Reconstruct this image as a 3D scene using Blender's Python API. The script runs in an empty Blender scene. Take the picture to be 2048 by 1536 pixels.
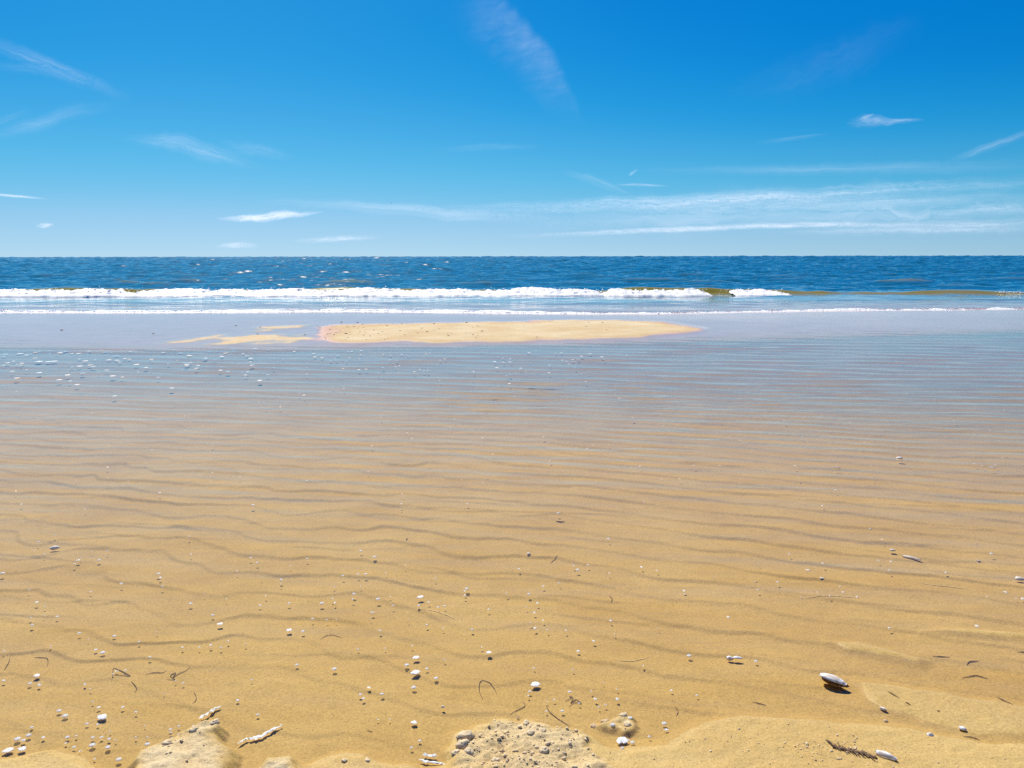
import bpy, math, random
import numpy as np
from mathutils import Vector, Matrix

R = math.radians
random.seed(7)
rng = np.random.default_rng(11)
SC = bpy.context.scene
COL = SC.collection

# ------------------------------------------------------------------ camera
CAM_H = 1.2
FPX = 2048 * 28.0 / 36.0                      # focal length in photograph pixels
PITCH = math.atan((768 - 513.5) / FPX)
ROLL = math.atan(3.0 / 2048)
cam_data = bpy.data.cameras.new('camera')
cam_data.lens = 28.0
cam_data.sensor_width = 36.0
cam_data.clip_start = 0.05
cam_data.clip_end = 200000.0
cam = bpy.data.objects.new('camera', cam_data)
COL.objects.link(cam)
cam.matrix_world = (Matrix.Translation((0, 0, CAM_H)) @ Matrix.Rotation(R(90) - PITCH, 4, 'X')
                    @ Matrix.Rotation(-ROLL, 4, 'Z'))
SC.camera = cam
MW = np.array(cam.matrix_world)

# ------------------------------------------------------------------ sky and sun
SUN_EL, SUN_AZ = R(52), R(-20)                # azimuth from +Y, clockwise seen from above
world = bpy.data.worlds.new('World')
SC.world = world
world.use_nodes = True
wn, wl = world.node_tree.nodes, world.node_tree.links
wn.clear()
w_out = wn.new('ShaderNodeOutputWorld')
w_bg = wn.new('ShaderNodeBackground')
w_sky = wn.new('ShaderNodeTexSky')
w_sky.sky_type = 'NISHITA'
w_sky.sun_disc = False
w_sky.sun_elevation = SUN_EL
w_sky.sun_rotation = SUN_AZ
w_sky.altitude = 0
w_sky.air_density = 1.0
w_sky.dust_density = 0.3
w_sky.ozone_density = 4.0
w_bg.inputs['Strength'].default_value = 0.1
# the photograph's sky is graded: saturation lifted, value slightly flattened, the same in every direction
w_tc = wn.new('ShaderNodeTexCoord')
w_sx = wn.new('ShaderNodeSeparateXYZ'); w_cx = wn.new('ShaderNodeCombineXYZ')
w_ma = wn.new('ShaderNodeMath'); w_ma.operation = 'MULTIPLY_ADD'
w_ma.inputs[1].default_value = 0.9; w_ma.inputs[2].default_value = 0.1
w_no = wn.new('ShaderNodeVectorMath'); w_no.operation = 'NORMALIZE'
wl.new(w_tc.outputs['Generated'], w_sx.inputs[0])
wl.new(w_sx.outputs[0], w_cx.inputs[0]); wl.new(w_sx.outputs[1], w_cx.inputs[1])
wl.new(w_sx.outputs[2], w_ma.inputs[0]); wl.new(w_ma.outputs[0], w_cx.inputs[2])
wl.new(w_cx.outputs[0], w_no.inputs[0]); wl.new(w_no.outputs[0], w_sky.inputs['Vector'])
w_pre = wn.new('ShaderNodeVectorMath'); w_pre.operation = 'SCALE'; w_pre.inputs['Scale'].default_value = 0.1
wl.new(w_sky.outputs[0], w_pre.inputs[0])
w_sep = wn.new('ShaderNodeSeparateColor'); w_sep.mode = 'HSV'
w_comb = wn.new('ShaderNodeCombineColor'); w_comb.mode = 'HSV'
wl.new(w_pre.outputs[0], w_sep.inputs[0])
w_cur = wn.new('ShaderNodeFloatCurve')
cv = w_cur.mapping.curves[0]
cv.points[0].location = (0.0, 0.0); cv.points[1].location = (1.0, 1.0)
for x, y in ((0.2, 0.2), (0.40, 0.44), (0.434, 0.50), (0.50, 0.625), (0.56, 0.825), (0.60, 0.925), (0.632, 0.985), (0.67, 1.0)):
    cv.points.new(x, y)
w_cur.mapping.update()
wl.new(w_sep.outputs[1], w_cur.inputs['Value'])
w_pw = wn.new('ShaderNodeMath'); w_pw.operation = 'POWER'; w_pw.inputs[1].default_value = 0.80
w_gn = wn.new('ShaderNodeMath'); w_gn.operation = 'MULTIPLY'; w_gn.inputs[1].default_value = 0.93 * 10 * 0.88
wl.new(w_sep.outputs[2], w_pw.inputs[0]); wl.new(w_pw.outputs[0], w_gn.inputs[0])
w_hue = wn.new('ShaderNodeFloatCurve')
hv = w_hue.mapping.curves[0]
hv.points[0].location = (0.0, 0.49); hv.points[1].location = (1.0, 0.504)
for x, y in ((0.40, 0.496), (0.434, 0.495), (0.50, 0.490), (0.57, 0.479), (0.604, 0.486), (0.626, 0.493), (0.65, 0.503)):
    hv.points.new(x, y)
w_hue.mapping.update()
w_ha = wn.new('ShaderNodeMath'); w_ha.operation = 'ADD'
w_hs = wn.new('ShaderNodeMath'); w_hs.operation = 'SUBTRACT'; w_hs.inputs[1].default_value = 0.5
wl.new(w_sep.outputs[1], w_hue.inputs['Value']); wl.new(w_hue.outputs[0], w_hs.inputs[0])
wl.new(w_sep.outputs[0], w_ha.inputs[0]); wl.new(w_hs.outputs[0], w_ha.inputs[1])
wl.new(w_ha.outputs[0], w_comb.inputs[0]); wl.new(w_cur.outputs[0], w_comb.inputs[1]); wl.new(w_gn.outputs[0], w_comb.inputs[2])
wl.new(w_comb.outputs[0], w_bg.inputs['Color'])
wl.new(w_bg.outputs[0], w_out.inputs['Surface'])

sun_dir = Vector((math.sin(SUN_AZ) * math.cos(SUN_EL), math.cos(SUN_AZ) * math.cos(SUN_EL), math.sin(SUN_EL)))
sun_data = bpy.data.lights.new('sun', 'SUN')
sun_data.energy = 5.0
sun_data.angle = R(0.53)
sun_data.color = (1.0, 0.94, 0.83)
sun = bpy.data.objects.new('sun', sun_data)
sun.rotation_euler = sun_dir.to_track_quat('Z', 'Y').to_euler()
COL.objects.link(sun)

SC.view_settings.view_transform = 'Standard'
SC.view_settings.look = 'None'
SC.view_settings.gamma = 1.0
SC.view_settings.use_curve_mapping = False
SC.view_settings.exposure = 0.2
SC.render.engine = 'CYCLES'
SC.cycles.caustics_reflective = False
SC.cycles.caustics_refractive = False
SC.cycles.max_bounces = 8
SC.cycles.transparent_max_bounces = 24
SC.cycles.use_denoising = False
SC.cycles.sample_clamp_direct = 1.15
SC.cycles.sample_clamp_indirect = 4.0

# ------------------------------------------------------------------ helpers
def ray(px, py):
    v = np.array([(px - 1024) / FPX, -(py - 768) / FPX, -1.0])
    return MW[:3, :3] @ v

def P(px, py, z=0.0):
    """Where the ray through a photograph pixel meets the level z."""
    d = ray(px, py)
    t = (z - CAM_H) / d[2]
    return np.array([d[0] * t, d[1] * t, z])

def at_dist(px, py, dist):
    d = ray(px, py)
    return np.array([0, 0, CAM_H]) + d / np.linalg.norm(d) * dist

def dist_of(py):
    return CAM_H / math.tan(PITCH + math.atan((py - 768) / FPX))

def sstep(a, b, x):
    t = np.clip((x - a) / (b - a), 0, 1)
    return t * t * (3 - 2 * t)

def _hash(ix, iy, seed):
    h = (ix.astype(np.int64) * 374761393 + iy.astype(np.int64) * 668265263 + seed * 1274126177) & 0xffffffff
    h = ((h ^ (h >> 13)) * 1274126177) & 0xffffffff
    return (h ^ (h >> 16)) & 0xffffffff

def noise(x, y, seed=0):
    """Gradient noise, about -0.7..0.7."""
    x, y = np.broadcast_arrays(np.asarray(x, float), np.asarray(y, float))
    x0, y0 = np.floor(x), np.floor(y)
    fx, fy = x - x0, y - y0
    u, v = fx * fx * fx * (fx * (fx * 6 - 15) + 10), fy * fy * fy * (fy * (fy * 6 - 15) + 10)
    out = []
    for dx, dy in ((0, 0), (1, 0), (0, 1), (1, 1)):
        a = _hash(x0 + dx, y0 + dy, seed) * (2 * np.pi / 4294967296.0)
        out.append(np.cos(a) * (fx - dx) + np.sin(a) * (fy - dy))
    return (out[0] * (1 - u) + out[1] * u) * (1 - v) + (out[2] * (1 - u) + out[3] * u) * v

def fbm(x, y, seed=0, octaves=4, gain=0.5):
    s, a = 0, 1.0
    for k in range(octaves):
        s = s + a * noise(x * 2 ** k, y * 2 ** k, seed + k)
        a *= gain
    return s

def signed_dist(X, Y, poly):
    """Distance to a polygon's outline, positive inside."""
    poly = np.asarray(poly)[:, :2]
    d2 = np.full(X.shape, 1e18)
    inside = np.zeros(X.shape, bool)
    n = len(poly)
    for i in range(n):
        ax, ay = poly[i]; bx, by = poly[(i + 1) % n]
        ex, ey = bx - ax, by - ay
        t = np.clip(((X - ax) * ex + (Y - ay) * ey) / (ex * ex + ey * ey + 1e-12), 0, 1)
        d2 = np.minimum(d2, (X - ax - t * ex) ** 2 + (Y - ay - t * ey) ** 2)
        if ay != by:
            c = ((ay > Y) != (by > Y)) & (X < ex * (Y - ay) / (ey if ey else 1e-12) + ax)
            inside ^= c
    d = np.sqrt(d2)
    return np.where(inside, d, -d)

def mesh_from(name, verts, faces, mat, smooth=True, attrs=None):
    """verts (N,3) array and quads/tris (M,k) array into a mesh."""
    verts = np.asarray(verts, np.float32); faces = np.asarray(faces, np.int32)
    me = bpy.data.meshes.new(name)
    me.vertices.add(len(verts)); me.vertices.foreach_set('co', verts.ravel())
    k = faces.shape[1]
    me.loops.add(faces.size); me.loops.foreach_set('vertex_index', faces.ravel())
    me.polygons.add(len(faces))
    me.polygons.foreach_set('loop_start', np.arange(0, faces.size, k, dtype=np.int32))
    me.polygons.foreach_set('use_smooth', np.full(len(faces), smooth))
    me.update(calc_edges=True)
    me.validate()
    for an, av in (attrs or {}).items():
        a = me.attributes.new(an, 'FLOAT', 'POINT')
        a.data.foreach_set('value', np.asarray(av, np.float32).ravel())
    if mat: me.materials.append(mat)
    return me

def grid_faces(nr, nc, flip=False):
    i = np.arange(nr - 1)[:, None] * nc + np.arange(nc - 1)[None, :]
    f = np.stack([i, i + 1, i + nc + 1, i + nc], -1).reshape(-1, 4)
    return f[:, ::-1] if flip else f

def link(name, me, parent=None):
    o = bpy.data.objects.new(name, me)
    COL.objects.link(o)
    if parent is not None: o.parent = parent
    return o

def tag(o, label=None, cat=None, group=None, kind=None):
    if label: o['label'] = label
    if cat: o['category'] = cat
    if group: o['group'] = group
    if kind: o['kind'] = kind
    return o

def grid_object(name, X, Y, Z, mat, attrs=None):
    v = np.stack([X, Y, Z], -1).reshape(-1, 3)
    return link(name, mesh_from(name, v, grid_faces(*X.shape), mat, True, attrs))

class Nodes:
    """Small wrapper for building a material's node tree."""
    def __init__(self, name):
        self.m = bpy.data.materials.new(name); self.m.use_nodes = True
        self.t = self.m.node_tree; self.t.nodes.clear()
        self.out = self.t.nodes.new('ShaderNodeOutputMaterial')
    def n(self, kind, ins=None, **props):
        nd = self.t.nodes.new('ShaderNode' + kind)
        for k, v in props.items(): setattr(nd, k, v)
        for k, v in (ins or {}).items(): self.set(nd, k, v)
        return nd
    def set(self, nd, k, v):
        s = nd.inputs[k]
        if hasattr(v, 'bl_idname') and hasattr(v, 'outputs'): v = v.outputs[0]
        if hasattr(v, 'links'): self.t.links.new(v, s)
        else: s.default_value = v
    def math(self, op, a, b=0.0, clamp=False):
        nd = self.n('Math', operation=op, use_clamp=clamp)
        self.set(nd, 0, a); self.set(nd, 1, b); return nd
    def mixc(self, f, a, b, blend='MIX'):
        nd = self.n('Mix', data_type='RGBA', blend_type=blend)
        self.set(nd, 0, f); self.set(nd, 6, a); self.set(nd, 7, b); return nd.outputs[2]
    def maprange(self, v, a, b, c=0.0, d=1.0):
        nd = self.n('MapRange'); self.set(nd, 0, v)
        for i, x in enumerate((a, b, c, d)): nd.inputs[i + 1].default_value = x
        return nd.outputs[0]
    def attr(self, name):
        return self.n('Attribute', attribute_name=name).outputs['Fac']
    def noise(self, scale, detail=3, vec=None, rough=0.55, dims='3D'):
        nd = self.n('TexNoise', {'Scale': scale, 'Detail': detail, 'Roughness': rough}, noise_dimensions=dims)
        if vec is not None: self.set(nd, 'Vector', vec)
        return nd.outputs['Fac']
    def surf(self, s):
        self.set(self.out, 'Surface', s); return self.m

def c4(r, g, b): return (r, g, b, 1.0)

# ------------------------------------------------------------------ materials
def sand_material():
    N = Nodes('sand')
    co = N.n('TexCoord').outputs['Object']
    dry, film = N.attr('dry'), N.attr('film')
    broad = N.noise(2.2, 3, co)
    patch = N.noise(16.0, 4, co)
    grain = N.noise(420.0, 2, co, 0.7)
    grain2 = N.noise(160.0, 2, co, 0.7)
    base = N.mixc(N.attr('rose_sheen'), c4(0.525, 0.360, 0.122), c4(0.530, 0.375, 0.240))  # distance tint put into the sand colour for the lavender of reflected sky
    base = N.mixc(N.attr('mauve_sheen'), base, c4(0.575, 0.365, 0.30))  # mauve in the sand colour stands in for sky mirrored in the wet flat
    base = N.mixc(dry, base, c4(0.64, 0.535, 0.345))
    base = N.mixc(N.maprange(broad, 0.35, 0.68), base, N.mixc(1.0, base, c4(0.90, 0.86, 0.80), 'MULTIPLY'))
    base = N.mixc(N.maprange(patch, 0.35, 0.7), base, N.mixc(1.0, base, c4(1.08, 1.06, 1.04), 'MULTIPLY'))
    g = N.math('ADD', N.math('MULTIPLY', grain, 0.55), N.math('MULTIPLY', grain2, 0.45))
    base = N.mixc(1.0, base, N.mixc(N.maprange(g, 0.33, 0.67), c4(0.67, 0.635, 0.59), c4(1.31, 1.335, 1.37)), 'MULTIPLY')
    speck = N.n('TexVoronoi', {'Vector': co, 'Scale': 95.0, 'Randomness': 1.0})
    dark = N.math('MULTIPLY', N.math('LESS_THAN', speck.outputs['Distance'], 0.16),
                  N.math('GREATER_THAN', N.n('SeparateColor', {0: speck.outputs['Color']}).outputs[0], 0.86))
    base = N.mixc(N.math('MULTIPLY', dark, 0.65), base, c4(0.10, 0.06, 0.03))
    matte = N.math('SUBTRACT', 1.0, film)
    bump = N.n('Bump', {'Strength': N.math('MULTIPLY', matte, 0.55), 'Distance': 0.004,
                        'Height': N.math('ADD', N.math('MULTIPLY', g, 0.7), N.math('MULTIPLY', N.noise(70.0, 3, co), 0.6))})
    rough = N.math('SUBTRACT', 0.8, N.math('MULTIPLY', film, 0.73))
    b = N.n('BsdfPrincipled', {'Base Color': base, 'Roughness': rough, 'IOR': 1.33, 'Normal': bump,
                               'Specular IOR Level': N.math('ADD', 0.25, N.math('MULTIPLY', film, 0.25))})
    return N.surf(b)

def clear_water_material(name, tint, bump_scale, bump_str):
    """A clear sheet over sand: transparent, mirror-like by Fresnel."""
    N = Nodes(name)
    co = N.n('TexCoord').outputs['Object']
    mp = N.n('Mapping', {'Vector': co, 'Scale': (0.45, 1.5, 1.0), 'Rotation': (0, 0, R(-9))})
    calm = N.maprange(N.noise(0.55, 2, co), 0.35, 0.6, 0.25, 1.0)
    h = N.math('MULTIPLY', N.noise(bump_scale, 3, mp.outputs[0], 0.6), calm)
    bump = N.n('Bump', {'Strength': bump_str, 'Distance': 0.01, 'Height': h})
    fr = N.n('Fresnel', {'IOR': 1.33, 'Normal': bump})
    gl = N.n('BsdfGlossy', {'Color': c4(1, 1, 1), 'Roughness': 0.03, 'Normal': bump})
    tr = N.n('BsdfTransparent', {'Color': N.mixc(N.attr('depth'), tint, c4(0.80, 0.87, 0.95))})   # deeper water takes out more red
    return N.surf(N.n('MixShader', {0: fr, 1: tr, 2: gl}))

def sea_material():
    N = Nodes('sea_water')
    co = N.n('TexCoord').outputs['Object']
    clear, murk, far, film = N.attr('clear'), N.attr('murk'), N.attr('far'), N.attr('lace')
    mp = N.n('Mapping', {'Vector': co, 'Scale': (0.5, 1.0, 1.0)})
    h = N.noise(7.0, 3, mp.outputs[0], 0.6)
    bump = N.n('Bump', {'Strength': N.math('MULTIPLY', N.attr('chop'), N.math('SUBTRACT', 0.32, N.math('MULTIPLY', far, 0.18))), 'Distance': 0.05, 'Height': h})
    body = N.mixc(murk, c4(0.008, 0.115, 0.21), c4(0.56, 0.46, 0.05))
    df = N.n('BsdfDiffuse', {'Color': body, 'Normal': bump})
    tl = N.n('BsdfTranslucent', {'Color': body})
    df = N.n('MixShader', {0: N.math('MULTIPLY', murk, 0.6), 1: df, 2: tl})
    tr = N.n('BsdfTransparent', {'Color': c4(0.97, 0.97, 0.95)})
    under = N.n('MixShader', {0: clear, 1: df, 2: tr})
    fr = N.n('Fresnel', {'IOR': 1.33, 'Normal': bump})
    gl = N.n('BsdfGlossy', {'Color': c4(1, 1, 1), 'Normal': bump,
                            'Roughness': N.math('ADD', 0.09, N.math('MULTIPLY', far, 0.08))})
    water = N.n('MixShader', {0: fr, 1: under, 2: gl})
    lace_n = N.noise(5.0, 5, N.n('Mapping', {'Vector': co, 'Scale': (0.35, 1.3, 1.0)}).outputs[0], 0.7)
    lace = N.math('MULTIPLY', N.math('SUBTRACT', lace_n, N.math('SUBTRACT', 0.95, N.math('MULTIPLY', film, 0.5))), 6.0, True)
    foam = N.n('BsdfDiffuse', {'Color': c4(0.85, 0.86, 0.86)})
    return N.surf(N.n('MixShader', {0: lace, 1: water, 2: foam}))

def foam_material(name='foam', see=0.0, tint=(0.90, 0.895, 0.885), soft=0.0, sss=0.0):
    N = Nodes(name)
    co = N.n('TexCoord').outputs['Object']
    n = N.noise(60.0, 4, co, 0.7)
    col = N.mixc(N.maprange(n, 0.3, 0.7), c4(tint[0] * 0.85, tint[1] * 0.85, tint[2] * 0.84), c4(*tint))
    b = N.n('BsdfPrincipled', {'Base Color': col, 'Roughness': 0.5, 'IOR': 1.33, 'Specular IOR Level': 0.2,
                               'Normal': N.n('Bump', {'Strength': 0.0 if sss else 0.4, 'Distance': 0.01, 'Height': n})})
    if sss:
        b.subsurface_method = 'BURLEY'
        b.inputs['Subsurface Weight'].default_value = 1.0
        b.inputs['Subsurface Radius'].default_value = (1.0, 1.0, 1.0)
        b.inputs['Subsurface Scale'].default_value = sss
    if soft: b = N.n('MixShader', {0: soft, 1: b, 2: N.n('BsdfTranslucent', {'Color': c4(*tint)})})
    if see:
        t = N.n('BsdfTransparent', {'Color': c4(1, 1, 1)})
        return N.surf(N.n('MixShader', {0: see, 1: b, 2: t}))
    return N.surf(b)

def plain_material(name, col, rough=0.6, vary=0.25, scale=40.0, spec=0.4):
    N = Nodes(name)
    co = N.n('TexCoord').outputs['Object']
    n = N.noise(scale, 4, co, 0.65)
    lo = tuple(c * (1 - vary) for c in col); hi = tuple(min(1, c * (1 + vary)) for c in col)
    b = N.n('BsdfPrincipled', {'Base Color': N.mixc(N.maprange(n, 0.3, 0.7), c4(*lo), c4(*hi)), 'Roughness': rough,
                               'Specular IOR Level': spec,
                               'Normal': N.n('Bump', {'Strength': 0.3, 'Distance': 0.002, 'Height': n})})
    return N.surf(b)

def shell_material():
    N = Nodes('shell')
    co = N.n('TexCoord').outputs['Object']
    w = N.n('TexWave', {'Vector': co, 'Scale': 60.0, 'Distortion': 1.5, 'Detail': 2.0}, wave_type='RINGS')
    col = N.mixc(N.maprange(w.outputs['Fac'], 0.2, 0.8), c4(0.93, 0.90, 0.86), c4(0.66, 0.57, 0.48))
    b = N.n('BsdfPrincipled', {'Base Color': col, 'Roughness': 0.5, 'Specular IOR Level': 0.3,
                               'Normal': N.n('Bump', {'Strength': 0.25, 'Distance': 0.001, 'Height': w.outputs['Fac']})})
    return N.surf(b)

def cloud_material(name, opacity, fibre, puff=False):
    """Ice veil: alpha from the ribbon's own u, v with torn fibres along it."""
    N = Nodes(name)
    u, v, s = N.attr('along'), N.attr('across'), N.attr('seed')
    vec = N.n('CombineXYZ', {0: N.math('MULTIPLY', N.attr('grain_u'), fibre[0]), 1: N.math('MULTIPLY', N.attr('grain_v'), fibre[1]), 2: s})
    n1 = N.noise(1.0, 5, vec.outputs[0], 0.62)
    vec2 = N.n('CombineXYZ', {0: N.math('MULTIPLY', u, fibre[0] * 0.35), 1: N.math('MULTIPLY', v, 1.3), 2: N.math('ADD', s, 9.0)})
    n2 = N.noise(1.0, 3, vec2.outputs[0], 0.5)
    edge = N.attr('edge')
    body = N.math('MULTIPLY', edge, N.attr('weight'))
    a = N.math('MULTIPLY', body, N.maprange(n1, 0.30, 0.72, 0.15 if not puff else 0.0, 1.25))
    a = N.math('MULTIPLY', a, N.maprange(n2, 0.3, 0.68, 0.12, 1.2))
    a = N.math('MULTIPLY', a, opacity, True)
    d = N.n('BsdfDiffuse', {'Color': c4(0.93, 0.94, 0.96)})
    t = N.n('BsdfTranslucent', {'Color': c4(0.93, 0.94, 0.96)})
    m = N.n('MixShader', {0: 0.82, 1: d, 2: t})
    tr = N.n('BsdfTransparent', {'Color': c4(1, 1, 1)})
    return N.surf(N.n('MixShader', {0: a, 1: tr, 2: m}))

M_SAND = sand_material()
M_POOL = clear_water_material('pool_water', c4(0.98, 0.97, 0.94), 14.0, 0.30)
M_SEA = sea_material()
M_FOAM = foam_material('surf_foam')
M_FROTH = foam_material('froth_lumps', 0.0, (0.98, 0.975, 0.965), 0.0, 0.05)
M_BUBBLE = foam_material('bubble_film', 0.25, (1.0, 0.99, 0.975), 0.0, 0.012)
M_FLECK = foam_material('foam_fleck', 0.1)
M_SHELL = shell_material()
M_WEED = plain_material('dried_seaweed', (0.15, 0.085, 0.04), 0.7, 0.4)
M_STRAW = plain_material('straw', (0.85, 0.66, 0.30), 0.6, 0.15)
M_PEBBLE = plain_material('dark_pebble', (0.07, 0.05, 0.05), 0.6, 0.5, 90)
M_CLOD = plain_material('sand_clod', (0.70, 0.55, 0.35), 0.9, 0.22, 160, 0.15)
M_BIRD = plain_material('dark_feather', (0.05, 0.05, 0.06), 0.7)

# ------------------------------------------------------------------ shorelines read off the photograph
def px_curve(pts):
    w = np.array([P(x, y)[:2] for x, y in pts])
    return lambda x: np.interp(x, w[:, 0], w[:, 1])

pool_edge = px_curve([(-600, 690), (0, 694), (300, 698), (650, 694), (900, 690), (1100, 687), (1300, 682),
                      (1500, 677), (1700, 671), (1900, 665), (2048, 661), (2700, 648)])
swash_edge = px_curve([(-600, 626), (0, 624.5), (300, 625), (700, 622.5), (1000, 626), (1200, 628), (1350, 627),
                       (1500, 624), (1700, 620.5), (1900, 619.5), (2048, 617.5), (2700, 612)])

def poly(pts, z=0.0):
    return np.array([P(x, y, z) for x, y in pts])

SANDBAR = poly([(628, 658), (660, 652), (720, 649), (800, 649), (860, 647), (940, 645), (1060, 646), (1062, 642.5), (1160, 641),
                (1240, 641), (1320, 646), (1380, 653), (1420, 660), (1370, 669), (1300, 677), (1180, 683),
                (1040, 686), (940, 689), (860, 690), (800, 687), (740, 689), (640, 689), (622, 680), (640, 668)])
SMEARS = [poly([(385, 693), (440, 678), (500, 669), (560, 664), (612, 668), (618, 678), (590, 689), (500, 693)]),
          poly([(470, 668), (520, 654), (590, 649), (640, 650), (600, 658), (550, 664)]),
          poly([(300, 692), (360, 680), (430, 669), (480, 664), (470, 673), (400, 688)])]

MOUNDS = [  # outline, height, edge softness, dryness, lumpiness
    (poly([(-160, 1545), (-40, 1526), (40, 1512), (110, 1504), (165, 1515), (190, 1540), (190, 1660), (-260, 1660)]), 0.013, 0.03, 0.25, 0.15),
    (poly([(268, 1530), (285, 1505), (320, 1494), (360, 1478), (395, 1460), (430, 1455), (445, 1464), (440, 1482),
           (463, 1510), (458, 1545), (440, 1680), (255, 1680)]), 0.028, 0.022, 1.0, 0.34),
    (poly([(505, 1545), (530, 1526), (585, 1520), (602, 1540), (625, 1660), (495, 1660)]), 0.020, 0.02, 0.9, 0.4),
    (poly([(610, 1660), (612, 1532), (660, 1511), (730, 1509), (790, 1530), (850, 1537), (905, 1530), (905, 1660)]), 0.008, 0.03, 0.2, 0.15),
    (poly([(903, 1498), (918, 1468), (960, 1454), (1005, 1442), (1060, 1443), (1105, 1452), (1165, 1460), (1183, 1478),
           (1186, 1496), (1230, 1515), (1260, 1560), (1260, 1700), (890, 1700), (898, 1535)]), 0.013, 0.032, 0.62, 0.5),
    (poly([(1184, 1470), (1210, 1488), (1245, 1498), (1290, 1491), (1338, 1479), (1368, 1462), (1400, 1444), (1450, 1434),
           (1530, 1431), (1600, 1436), (1680, 1443), (1740, 1449), (1830, 1457), (1890, 1471), (1950, 1484), (2005, 1484),
           (2070, 1492), (2400, 1530), (2400, 1800), (1150, 1800), (1150, 1480)]), 0.0065, 0.04, 0.07, 0.12),
    (poly([(1185, 1452), (1215, 1436), (1240, 1430), (1268, 1436), (1262, 1452), (1255, 1464), (1240, 1456), (1205, 1458)]), 0.006, 0.014, 0.4, 0.5),
    (poly([(1690, 1354), (1780, 1364), (1870, 1378), (1950, 1395), (2100, 1416), (2400, 1450), (2400, 1500), (2050, 1478),
           (1965, 1478), (1880, 1455), (1800, 1430), (1745, 1405)]), 0.0032, 0.035, 0.05, 0.06),
    (poly([(1660, 1282), (1720, 1283), (1790, 1300), (1850, 1318), (1840, 1326), (1770, 1312), (1700, 1300)]), 0.003, 0.03, 0.0, 0.0),
    (poly([(1850, 1258), (1930, 1254), (2048, 1264), (2200, 1280), (2200, 1290), (2040, 1276), (1930, 1268)]), 0.003, 0.03, 0.0, 0.0),
]

def ripple_profile(p):
    p = p - np.floor(p)
    a = 0.14
    up = 0.5 - 0.5 * np.cos(np.pi * np.clip(p / a, 0, 1))
    t = np.clip((p - a) / (1 - a), 0, 1)
    down = (1 - t) ** 1.25 * (1 - 0.15 * np.sin(np.pi * t))
    return np.where(p < a, up, down)

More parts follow.
